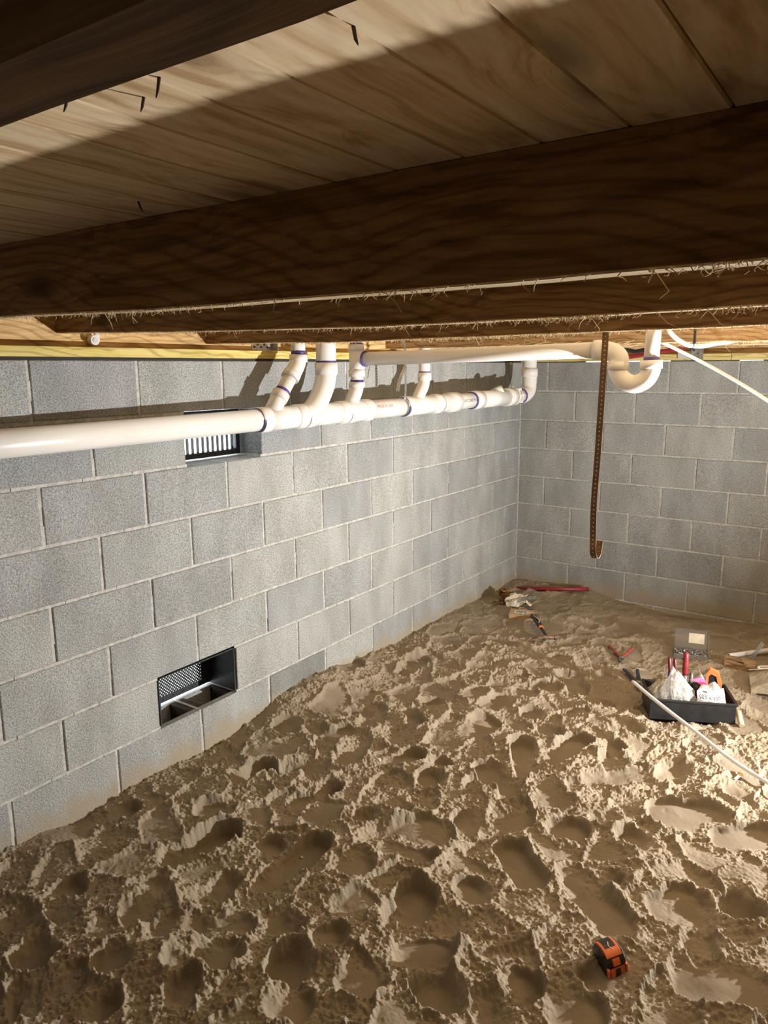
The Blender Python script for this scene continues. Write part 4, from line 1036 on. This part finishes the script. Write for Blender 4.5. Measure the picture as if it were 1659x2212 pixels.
m.add([pbp(.22, .82, .0012), pbp(.36, .82, .0012), pbp(.36, .89, .0012), pbp(.22, .89, .0012)], [(0, 1, 2, 3)])
m.obj('printed_lines', 'ink', pb, 'stuff')
# tools standing in the tray
def stick(name, label, cat, base, top, parts, n=12):
    base = Vector(base); top = Vector(top); d = top-base
    root = thing(name, label, cat, base); root.rotation_euler = d.to_track_quat('Z', 'Y').to_euler()
    L = d.length
    for pn, mat, prof in parts: MB().lathe([(r_, z_*L) for r_, z_ in prof], n).obj(pn, mat, root)
    return root
stick('screwdriver', 'dark red screwdriver with blue collar standing in the tray, left one', 'screwdriver', tw(-0.055, 0.055, 0.01), tw(-0.075, 0.088, 0.225), [('shaft', 'steel', [(0.003, 0), (0.003, .5)]), ('collar', 'blue', [(0.009, .5), (0.011, .52), (0.011, .66), (0.008, .68)]), ('handle', 'darkred', [(0.007, .68), (0.008, .72), (0.008, .96), (0.005, 1)])])
stick('screwdriver', 'dark red screwdriver with blue collar standing in the tray, right one of the two', 'screwdriver', tw(-0.035, 0.055, 0.01), tw(-0.050, 0.088, 0.222), [('shaft', 'steel', [(0.003, 0), (0.003, .5)]), ('collar', 'blue', [(0.009, .5), (0.011, .52), (0.011, .66), (0.008, .68)]), ('handle', 'darkred', [(0.007, .68), (0.008, .72), (0.008, .96), (0.005, 1)])])
stick('crimping_tool', 'thick red handled tool standing in the tray behind the clear bag', 'tool', tw(-0.005, 0.055, 0.01), tw(0.0, 0.088, 0.255), [('shank', 'steel', [(0.011, 0), (0.012, .5), (0.010, .56)]), ('handle', 'red', [(0.010, .56), (0.0135, .6), (0.013, .9), (0.012, .97), (0.006, 1)])])
stick('chisel', 'steel flat blade standing beside the red handled tool in the tray', 'tool', tw(0.02, 0.06, 0.01), tw(0.028, 0.075, 0.165), [('blade', 'steel', [(0.010, 0), (0.010, .8), (0.007, 1)])], 4)
# pink flagging
m = MB(); pk = [(0.0, 0.0), (0.05, 0.014), (0.075, -0.002), (0.072, -0.03), (0.042, -0.048), (0.052, -0.02), (0.03, -0.006)]
th_ = 0.0012
pf = thing('flagging_tape', 'bright pink scrap of flagging tape in the black tray', 'tape', tw(0.005, 0.012, 0.150), (0, 0, ang))
m.prism(pk, 0, th_, Matrix.Rotation(PI/2*0.8, 4, 'X')); m.obj('ribbon', 'pink', pf)
o = MB().box(-0.035, 0.035, -0.025, 0.025, 0, 0.11, 0.012).obj('tool_pouch', 'black'); o.location = tw(0.045, 0.03, zb+0.008); o.rotation_euler = (0, 0.15, ang+0.3); tag(o, 'black lump shaped tool case under the pink tape in the tray', 'case')
# orange and black reel tool standing up behind
rl_ = thing('torpedo_level', 'orange and black angular tool standing at the back of the tray', 'tool', tw(0.118, 0.072, 0.012), (0.0, 0.10, ang-0.25))
hexo = [(-0.030, 0), (0.034, 0), (0.034, 0.105), (0.010, 0.165), (-0.028, 0.175), (-0.040, 0.15)]
hexi = [(-0.020, 0.012), (0.020, 0.012), (0.020, 0.10), (0.003, 0.145), (-0.020, 0.152), (-0.028, 0.14)]
R90 = Matrix.Rotation(PI/2, 4, 'X')
m = MB()
n = 6
for a, b_ in zip(range(6), list(range(1, 6))+[0]):
    m.prism([hexo[a], hexo[b_], hexi[b_], hexi[a]], -0.016, 0.016, R90)
m.obj('frame', 'orange', rl_)
MB().prism(hexi, -0.012, 0.012, R90).obj('core', 'black', rl_)
MB().box(-0.012, 0.008, -0.0145, -0.012, 0.055, 0.075, 0.001).obj('button', 'steel', rl_)

# wooden dowel by the tray
a = put(1594, 1535, 0.045); b_ = put(1602, 1568, 0.014)
dw = thing('wooden_dowel', 'short pale wooden dowel leaning by the right end of the black tray', 'dowel', b_)
d = a-b_; dw.rotation_euler = d.to_track_quat('Z', 'Y').to_euler(); L = d.length
MB().lathe([(0.010, 0), (0.0125, 0.002), (0.0122, L*0.6), (0.0128, L*0.66), (0.0122, L*0.72), (0.012, L-0.006), (0.007, L)], 18).obj('rod', 'dowel', dw)

# clear screw case with raised lid
c0 = put(1492, 1418, 0.0); ca = 0.10
case = thing('screw_case', 'clear plastic screw case with its lid open, behind the black tray', 'case', (c0.x, c0.y, c0.z), (0, 0, ca+0.12))
cw, cd, chh = 0.175, 0.105, 0.028
m = MB(); t_ = 0.0025
m.box(-cw/2, cw/2, -cd/2, cd/2, 0, t_); m.box(-cw/2, cw/2, -cd/2, -cd/2+t_, 0, chh); m.box(-cw/2, cw/2, cd/2-t_, cd/2, 0, chh); m.box(-cw/2, -cw/2+t_, -cd/2, cd/2, 0, chh); m.box(cw/2-t_, cw/2, -cd/2, cd/2, 0, chh)
for xx in (-0.03, 0.03): m.box(xx-.001, xx+.001, -cd/2, cd/2, 0, chh-.004)
m.obj('case_base', 'case_clear', case)
LM = Tm((0, cd/2, chh), (1.25, 0, 0))
m = MB(); m.box(-cw/2, cw/2, 0, cd, 0, t_, .001, LM); m.box(-cw/2, cw/2, 0, t_, 0, .012, 0, LM); m.box(-cw/2, cw/2, cd-t_, cd, 0, .012, 0, LM); m.box(-cw/2, -cw/2+t_, 0, cd, 0, .012, 0, LM); m.box(cw/2-t_, cw/2, 0, cd, 0, .012, 0, LM)
lid = m.obj('lid', 'case_clear', case)
MB().box(-0.015, 0.065, 0.03, 0.085, t_+.0005, t_+.001, 0, LM).obj('label_card', 'cream', lid)
r = random.Random(31); m = MB()
for i in range(130):
    p = Vector((r.uniform(-cw/2+.01, cw/2-.01), r.uniform(-cd/2+.01, cd/2-.01), 0.005+0.02*r.random())); d = Vector((r.uniform(-1, 1), r.uniform(-1, 1), r.uniform(-.3, .3))).normalized()*0.012
    m.tube([p-d, p+d*0.8, p+d], [0.0008, 0.0018, 0.0042], 5)
o = m.obj('screws', 'galv', case, 'stuff')
MB().box(cw/2, cw/2+0.012, -0.012, 0.012, 0.008, 0.022, .002).obj('latch', 'case_clear', case)

# pliers
def pliers(label, loc, rz, grip, spread, tilt=0.0, head='steel'):
    root = thing('pliers', label, 'pliers', loc, (0, tilt, rz))
    for s in (1, -1):
        h = bez([(0.0, 0, 0.010), (-0.03, s*0.012, 0.010), (-0.085, s*(0.012+spread*0.55), 0.012), (-0.16, s*(0.02+spread), 0.013)], 18)
        MB().tube(h, [0.006]*4+[0.0095]*(len(h)-5)+[0.006], 10, flat=0.75).obj('handle', grip, root)
        MB().prism([(-0.01, -s*0.004), (0.02, s*0.014), (0.06, s*0.010), (0.068, s*0.002), (0.02, s*0.001)][::s], 0.004, 0.016).obj('jaw', head, root)
    MB().lathe([(0.011, 0.002), (0.013, 0.004), (0.013, 0.017), (0.010, 0.019)], 14).obj('pivot', head, root)
    return root
p = put(1342, 1424, 0.006)
pliers('pliers with two spread orange red handles lying open on the sand', p, math.radians(-72), 'red_grip', 0.045)
p = put(1378, 1478, 0.008)
pliers('pliers with dark blue handles lying behind the end of the long white line', p, math.radians(-60), 'blue_grip', 0.016)

# hammer
hd = put(1183, 1378, 0.032); hb_ = put(1150, 1328, 0.032)
hm = thing('claw_hammer', 'claw hammer with black and orange handle lying on the sand', 'hammer', hd)
dv = hb_-hd; hm.rotation_euler = (0, 0, math.atan2(dv.y, dv.x)); L = math.hypot(dv.x, dv.y)
sl = [(0.01, 0, 0), (L*.35, 0, 0.004), (L*.5, 0, 0.006), (L*.8, 0, 0.008), (L, 0, 0.004)]
MB().tube(bez(sl, 20), [0.009]*6+[0.012]*3+[0.0165]*9+[0.018]*2+[0.013], 12, flat=0.8).obj('handle', 'black', hm)
MB().tube([(L*.52, 0.004, 0.022), (L*.6, -0.006, 0.024), (L*.7, -0.004, 0.0255), (L*.78, 0.006, 0.0265), (L*.9, 0.006, 0.025)], 0.0022, 6).obj('grip_stripe', 'cream', hm)
MB().tube([(L*.38, 0.0, 0.006), (L*.44, 0, 0.007)], 0.0145, 12, flat=0.85).obj('grip_band', 'orange', hm)
m = MB(); m.tube(bez([(0, -0.052, 0.002), (0, -0.038, 0.002), (0.0, -0.036, 0.002), (0, 0.0, 0.004), (0.0, 0.03, 0.004)], 20), [0.0155]*4+[0.0155, 0.011, 0.010, 0.011]+[0.0125]*8+[0.011]*1, 12)
hdm = m.obj('head', 'rust', hm)
for s in (-1, 1):
    sub(MB().tube(bez([(s*0.005, 0.028, 0.004), (s*0.008, 0.055, 0.004), (s*0.010, 0.085, -0.004), (s*0.012, 0.105, -0.018)], 14), [0.010, 0.009, 0.008, 0.008, 0.007, 0.006, 0.006, 0.005, 0.005, 0.004, 0.004, 0.003, 0.003], 8, flat=0.6), 'claw', 'rust', hdm)

# cardboard box with label, by the hammer
p1, p2 = put(1098, 1340), put(1149, 1342); c0 = (p1+p2)/2
bx = thing('cardboard_box', 'small flat cardboard box with a torn white label on top', 'box', (c0.x-0.02, c0.y+0.065, c0.z-0.004), (0, 0, math.atan2((p2-p1).y, (p2-p1).x)))
bl = (p2-p1).length
MB().box(-bl/2, bl/2, -0.06, 0.06, 0, 0.038, 0.0015).obj('carton', 'card', bx)
MB().box(-bl/2-.001, bl/2+.001, -0.061, 0.061, 0.032, 0.0395, 0.0006).obj('lid_flap', 'card', bx)
MB().prism([(-bl*.33, -.03), (bl*.30, -.045), (bl*.40, .01), (bl*.05, .03), (-bl*.30, .025)], 0.0397, 0.0405).obj('label_sheet', 'white', bx)
m = MB()
for i in range(7): m.box(-bl*.22+i*.009, -bl*.22+i*.009+.005, -.012, .012, .0406, .0409)
m.obj('print', 'ink', bx)
for s in (-1, 1): MB().box(s*bl*.33-.022, s*bl*.33+.022, 0.0605, 0.064, 0.02, 0.045, .001).obj('corner_tab', 'black', bx)

# crumpled wrapper, amber scraps and a strap bit near the corner
def crumple(name, label, cat, mat, loc, sx, sy, sz, seed, rot=(0, 0, 0), nn=10):
    r = random.Random(seed); vs = []; fs = []
    for j in range(nn):
        for i in range(nn):
            u, v = i/(nn-1)-.5, j/(nn-1)-.5
            z = sz*(0.5+0.5*math.sin(5*u+seed)*math.cos(4.3*v+seed*2))+sz*0.35*r.random()
            vs.append((u*sx*(1+0.25*math.sin(6*v+seed)), v*sy*(1+0.3*math.sin(7*u+seed)), z))
    for j in range(nn-1):
        for i in range(nn-1): fs.append((j*nn+i, j*nn+i+1, (j+1)*nn+i+1, (j+1)*nn+i))
    o = MB().add(vs, fs, False).obj(name, mat); o.location = loc; o.rotation_euler = rot
    md = o.modifiers.new('thickness', 'SOLIDIFY'); md.thickness = 0.0012
    return tag(o, label, cat)
p = put(1116, 1304, 0.0)
crumple('crumpled_wrapper', 'crumpled cream coloured wrapper on the sand by the corner', 'wrapper', 'cream', p+Vector((0, 0, .0)), 0.15, 0.09, 0.075, 3, (0.75, 0.1, 0.6))
p = put(1096, 1296, 0.0)
crumple('amber_wrapper', 'dark amber crinkled plastic scrap behind the cream wrapper', 'wrapper', 'amber', p+Vector((0, 0, .005)), 0.10, 0.10, 0.06, 7, (0.5, 0, 0.2))
p = put(1075, 1306, 0.0)
crumple('dark_scrap', 'small dark plastic scrap left of the cream wrapper', 'scrap', 'amber', p, 0.08, 0.05, 0.03, 5, (0.1, 0, 0.8))
a = put(1094, 1308, .03); b_ = put(1118, 1299, .055); c_ = put(1142, 1292, .05); d_ = put(1160, 1291, .03)
ss = thing('strap_scrap', 'short perforated steel strap lying over the cream wrapper', 'strap', a)
shift(strap([a, b_, c_, d_], 0.020, 'galv', (0, 0.5, 0.5), n=30, pitch=0.016, hr=0.003).obj('strap_band', 'galv', ss), ss)
# red line and board at the back wall
a = put(1097, 1272, .012); b_ = put(1272, 1274, .012)
a = Vector(hit(1097, 1271, 1, -0.20)); b_ = Vector(hit(1272, 1273, 1, -0.09)); b_.z = max(b_.z, sand_z(b_.x, b_.y)+.004)
o = MB().tube([a, b_], 0.0145, 14).obj('red_pipe', 'red'); tag(o, 'straight red plastic pipe lying at the foot of the back wall', 'pipe')
bd = MB(); q0 = Vector(hit(1120, 1253, 1, -0.012)); q1 = Vector(hit(1258, 1264, 1, -0.012))
vs = []
for q in (q0, q1):
    vs += [(q.x, -0.012, q.z), (q.x, -0.05, q.z-0.055), (q.x, -0.035, q.z-0.075), (q.x, -0.003, q.z-0.02)]
bd.add(vs, [(0, 1, 2, 3), (7, 6, 5, 4), (0, 4, 5, 1), (1, 5, 6, 2), (2, 6, 7, 3), (3, 7, 4, 0)])
tag(bd.obj('scrap_board', 'boardwood'), 'dark weathered board leaning on the back wall behind the red pipe', 'board')

# things at the right edge
a = put(1574, 1417, .016); b_ = put(1659, 1405, .030); d = b_-a
pp_ = thing('pipe_offcut', 'white pipe offcut with open end lying by the right edge', 'pipe', a)
pp_.rotation_euler = d.to_track_quat('Z', 'Y').to_euler(); L = d.length*1.5; r0 = 0.0135
m = MB(); n = 18
for i, (ra, rb2, za, zb2) in enumerate(((r0, r0, 0, L), (r0*.82, r0*.82, 0, 0.10))):
    vs = [(ra*math.cos(2*PI*j/n), ra*math.sin(2*PI*j/n), za) for j in range(n)]+[(rb2*math.cos(2*PI*j/n), rb2*math.sin(2*PI*j/n), zb2) for j in range(n)]
    fs = [(j, (j+1) % n, n+(j+1) % n, n+j) for j in range(n)]
    m.add(vs, fs if i == 0 else [f[::-1] for f in fs], True)
m.add([(r0*math.cos(2*PI*j/n), r0*math.sin(2*PI*j/n), 0) for j in range(n)]+[(r0*.82*math.cos(2*PI*j/n), r0*.82*math.sin(2*PI*j/n), 0) for j in range(n)], [(j, n+j, n+(j+1) % n, (j+1) % n) for j in range(n)])
m.obj('tube', 'pex', pp_)
MB().lathe([(r0*.81, .10), (r0*.81, .101)], 12).obj('dark_bore', 'nail', pp_)
s0 = put(1622, 1424, .01); s1 = Vector(hit(1652, 1384, 1, s0.y+0.03))
sb = thing('strap_scrap', 'bright perforated steel strap standing out of the sand near the right edge', 'strap', s0)
shift(strap([s0-Vector((0.01, 0, .02)), s0.lerp(s1, .33), s0.lerp(s1, .66), s1], 0.020, 'galv', (1, 0, 0.45), n=24, pitch=0.0165, hr=0.0028).obj('strap_band', 'galv', sb), sb)
w0 = put(1557, 1436); w1_ = put(1624, 1452); cc = (w0+w1_)/2
wb_ = thing('wood_offcut', 'brown grooved wooden block lying behind the tray near the right edge', 'wood', (cc.x+.01, cc.y+.04, cc.z-.004), (0, 0, math.atan2((w1_-w0).y, (w1_-w0).x)))
wl_ = (w1_-w0).length/2
m = MB(); m.box(-wl_, wl_, -0.045, 0.045, 0, 0.028, .002); m.box(-wl_, -wl_*.15, 0.012, 0.045, 0.028, 0.040, .0015); m.box(wl_*.05, wl_, 0.0, 0.045, 0.028, 0.036, .0015); m.box(-wl_, -wl_*.2, -0.045, -0.02, 0.028, 0.037, .0015); m.box(wl_*.25, wl_, -0.045, -0.02, 0.028, 0.037, .0015)
m.obj('block_body', 'scrapwood', wb_)
MB().prism([(-wl_*.9, 0.004), (-.01, -0.012), (wl_*.35, -0.016), (wl_*.3, -0.006), (0, 0.003)], 0.0281, 0.0284).obj('slot', 'nail', wb_)
# zip bag at the right edge
z0_ = put(1622, 1502, 0); z1_ = put(1620, 1470, 0)
zbg = thing('zip_bag', 'frosted zip bag with a pale label lying at the right edge', 'bag', z0_, (0, 0, 0))
nn = 14; vs = []; fs = []
pts00, pts01 = Vector((0, 0, .006)), Vector((z1_.x-z0_.x-.01, z1_.y-z0_.y, .05))
ext = Vector((0.19, 0.085, 0.02))
for sgn in (0, 1):
    for j in range(nn):
        for i in range(nn):
            u, v = i/(nn-1), j/(nn-1)
            c = pts00.lerp(pts01, v)+ext*u
            c.z += 0.03*math.sin(PI*u)*math.sin(PI*v)*(1-2*sgn*.9)+0.006*math.sin(8*u+5*v)+0.005*math.sin(11*v-3*u)
            vs.append(tuple(c))
    o_ = sgn*nn*nn
    for j in range(nn-1):
        for i in range(nn-1): fs.append((o_+j*nn+i, o_+j*nn+i+1, o_+(j+1)*nn+i+1, o_+(j+1)*nn+i))
MB().add(vs, fs, True).obj('bag_film', 'bag_tan', zbg)
c = pts00.lerp(pts01, .82)+ext*.34; c.z += .036
lb = MB(); pl = []
for k_ in range(20):
    a = 2*PI*k_/20; pl.append((0.036*math.copysign(abs(math.cos(a))**.6, math.cos(a)), 0.015*math.copysign(abs(math.sin(a))**.6, math.sin(a))))
vx = ext.normalized(); vy = (pts01-pts00).normalized()
vz = vx.cross(vy).normalized(); Mx = Matrix((( vx.x, vy.x, vz.x, c.x), (vx.y, vy.y, vz.y, c.y), (vx.z, vy.z, vz.z, c.z), (0, 0, 0, 1)))
lb.prism(pl, 0, .001, Mx); lb.obj('bag_label', 'cream', zbg)
for i in range(5): pass
m = MB()
for i in range(6): m.box(-.022+i*.0075, -.022+i*.0075+.005, -.005, .005, .0012, .0016, 0, Mx)
m.obj('label_print', 'ink', zbg)
lb = MB(); lb.tube([pts01+Vector((0, 0, .004)), pts01+ext+Vector((0, 0, .006))], .003, 8); lb.obj('zip_strip', 'cream', zbg)

# small yellow and white tag
a = put(1588, 1684, .006); b_ = put(1603, 1670, .01)
tg = thing('paper_tag', 'small white and yellow paper tag on the sand before the white line', 'tag', a)
d = b_-a; tg.rotation_euler = (0, 0, math.atan2(d.y, d.x)); L = math.hypot(d.x, d.y)
MB().box(0, L*.6, -.006, .006, 0, .0012).obj('white_end', 'white', tg); MB().box(L*.6, L*1.05, -.006, .006, 0, .0013).obj('yellow_end', 'yellow', tg)

# tape measure
c0 = put(1318, 2086, 0.0)
tm = thing('tape_measure', 'orange and black tape measure half sunk in the sand', 'tape measure', c0+Vector((-.004, .012, -.016)), (0.14, 0.10, math.radians(-38)))
# case: D-shaped profile in local x-z, thickness along y ; it stands on its edge
prof = [(-0.036, 0.004), (-0.040, 0.02), (-0.040, 0.045), (-0.030, 0.064), (-0.008, 0.072), (0.014, 0.070), (0.030, 0.056), (0.037, 0.034), (0.040, 0.004), (0.034, 0.0), (-0.030, 0.0)]
def prism_y(pr, y0, y1, ch=0.0):
    m = MB(); n = len(pr); cx = sum(a for a, b in pr)/n; cz = sum(b for a, b in pr)/n
    rings = [(y0, 1-ch), (y0+abs(ch)*0.03, 1), (y1-abs(ch)*0.03, 1), (y1, 1-ch)] if ch else [(y0, 1), (y1, 1)]
    vs = []; 
    for yy, s in rings: vs += [(cx+(a-cx)*s, yy, cz+(b-cz)*s) for a, b in pr]
    fs = [tuple(range(n)), tuple((len(rings)-1)*n+i for i in range(n-1, -1, -1))]
    for k_ in range(len(rings)-1):
        for i in range(n): fs.append((k_*n+i, (k_+1)*n+i, (k_+1)*n+(i+1) % n, k_*n+(i+1) % n))
    m.add(vs, fs); return m
prism_y(prof, -0.030, 0.030, 0.12).obj('case', 'black', tm)
# orange cap strip over the top and down the front, with black window
def over(s0, s1, half, off, name, mat):
    pts = [(-0.040, 0.036), (-0.036, 0.056), (-0.026, 0.067), (-0.008, 0.0735), (0.014, 0.0715), (0.031, 0.057), (0.038, 0.036), (0.0405, 0.004)]
    P = bez([Vector((a, 0, b)) for a, b in pts], 42); n = len(P); a, b = int(s0*(n-1)), int(s1*(n-1)); vs = []; fs = []
    for i in range(a, b+1):
        nrm = Vector((P[i].x, 0, P[i].z-0.03)).normalized(); p = P[i]+nrm*off
        vs += [(p.x, -half, p.z), (p.x, half, p.z), (P[i].x, half+.001, P[i].z-.002), (P[i].x, -half-.001, P[i].z-.002)]
    k_ = b-a
    for i in range(k_):
        o_ = i*4; fs += [(o_, o_+4, o_+5, o_+1), (o_+1, o_+5, o_+6, o_+2), (o_+3, o_+7, o_+4, o_)]
    fs += [(0, 1, 2, 3), (k_*4+3, k_*4+2, k_*4+1, k_*4)]
    return MB().add(vs, fs).obj(name, mat, tm)
over(0.10, 0.66, 0.0225, 0.002, 'cap', 'orange')
over(0.20, 0.50, 0.0150, 0.0035, 'window', 'black')
over(0.68, 0.80, 0.010, 0.002, 'lock_button', 'orange'); over(0.82, 0.99, 0.020, 0.002, 'front_grip', 'orange'); over(0.84, 0.97, 0.007, 0.0035, 'front_slot', 'black')
for s in (-1, 1): MB().box(0.020, 0.041, s*0.0265-.003, s*0.0265+.003, 0.004, 0.044, .001).obj('side_grip', 'orange', tm)
MB().tube(bez([(-0.012, 0.002, 0.0768), (0.0, -0.003, 0.0772), (0.012, 0.003, 0.0765)], 8), 0.0008, 5).obj('sand_smear', 'pebble', tm)
MB().box(0.040, 0.060, -0.012, 0.012, 0.001, 0.004, .0005).obj('hook', 'black', tm)

# pale pebbles
PB = ((535, 1731, 'above the large clear shoe print, largest one'), (93, 1925, 'at the lower left, in front of the wall foot'), (818, 1641, 'grey one in the middle of the sand'), (147, 1890, 'at the far left below the wall, smaller one'), (770, 1565, 'in the churned sand right of the lower vent'), (1165, 1452, 'in front of the hammer'), (652, 1852, 'in a shoe print left of centre'), (1310, 1531, 'just left of the black tray'))
for i, (px, py, where) in enumerate(PB):
    p = put(px, py, 0.002); s = 0.006 if i not in (0, 2) else 0.010
    bm = bmesh.new(); bmesh.ops.create_icosphere(bm, subdivisions=2, radius=1)
    for v in bm.verts: v.co = Vector((v.co.x*s*(1+.2*math.sin(3*v.co.y+i)), v.co.y*s*.8, v.co.z*s*.7))
    me = bpy.data.meshes.new('pebble'); bm.to_mesh(me); bm.free(); me.polygons.foreach_set('use_smooth', [True]*len(me.polygons))
    o = link('pebble', me, 'pebble'); o.location = p; tag(o, 'tiny pale pebble '+where, 'pebble', 'pale pebbles on the sand')

# ------------------------------------------------------------------ the work lamp that lights the place (just outside the view)
lp = thing('work_lamp', 'black work lamp on a stake standing in the sand to the right', 'lamp', (LAMP.x+0.16, LAMP.y+0.02, -1.62))
LMX = Matrix.Translation(LAMP) @ LAMP_AIM.to_track_quat('-Z', 'Y').to_matrix().to_4x4()
shift(MB().tube([(LAMP.x+0.16, LAMP.y+0.02, -1.72), (LAMP.x+0.16, LAMP.y+0.06, LAMP.z-0.02)], 0.012, 12).obj('stake', 'black', lp), lp)
shift(MB().box(-0.10, 0.10, -0.08, 0.08, 0.03, 0.10, 0.006, LMX).obj('housing', 'black', lp), lp)
shift(MB().box(-0.09, 0.09, -0.07, 0.07, 0.012, 0.029, 0, LMX).obj('reflector', 'white', lp), lp)
ld = bpy.data.lights.new('work_light', 'AREA'); ld.shape = 'DISK'; ld.size = LAMP_SIZE; ld.energy = LAMP_POWER; ld.color = (1.0, 0.985, 0.965)
lo = bpy.data.objects.new('work_light', ld); COL.objects.link(lo); lo.rotation_euler = LAMP_AIM.to_track_quat('-Z', 'Y').to_euler()
lo.location = LAMP
hp = thing('added_shade_pipe', 'added white pipe out of view under the joists, put there to shade the nearest joist', 'pipe', (2.8, -3.9, -0.29))  # unseen pipe, added only to keep lamp light off the nearest joist's underside
shift(MB().tube([(2.17, -3.9, -0.29), (3.55, -3.9, -0.27)], 0.057, 28).obj('shade_pipe_run', 'pvc', hp), hp)
for xx in (2.5, 3.3): shift(strap([(xx, -3.843, CEIL), (xx, -3.843, -0.2), (xx, -3.843, -0.29), (xx, -3.87, -0.339), (xx, -3.9, -0.348), (xx, -3.93, -0.339), (xx, -3.957, -0.29), (xx, -3.957, -0.2), (xx, -3.957, CEIL)], 0.02, 'galv', (1, 0, 0), n=60).obj('strap_band', 'galv', hp), hp)
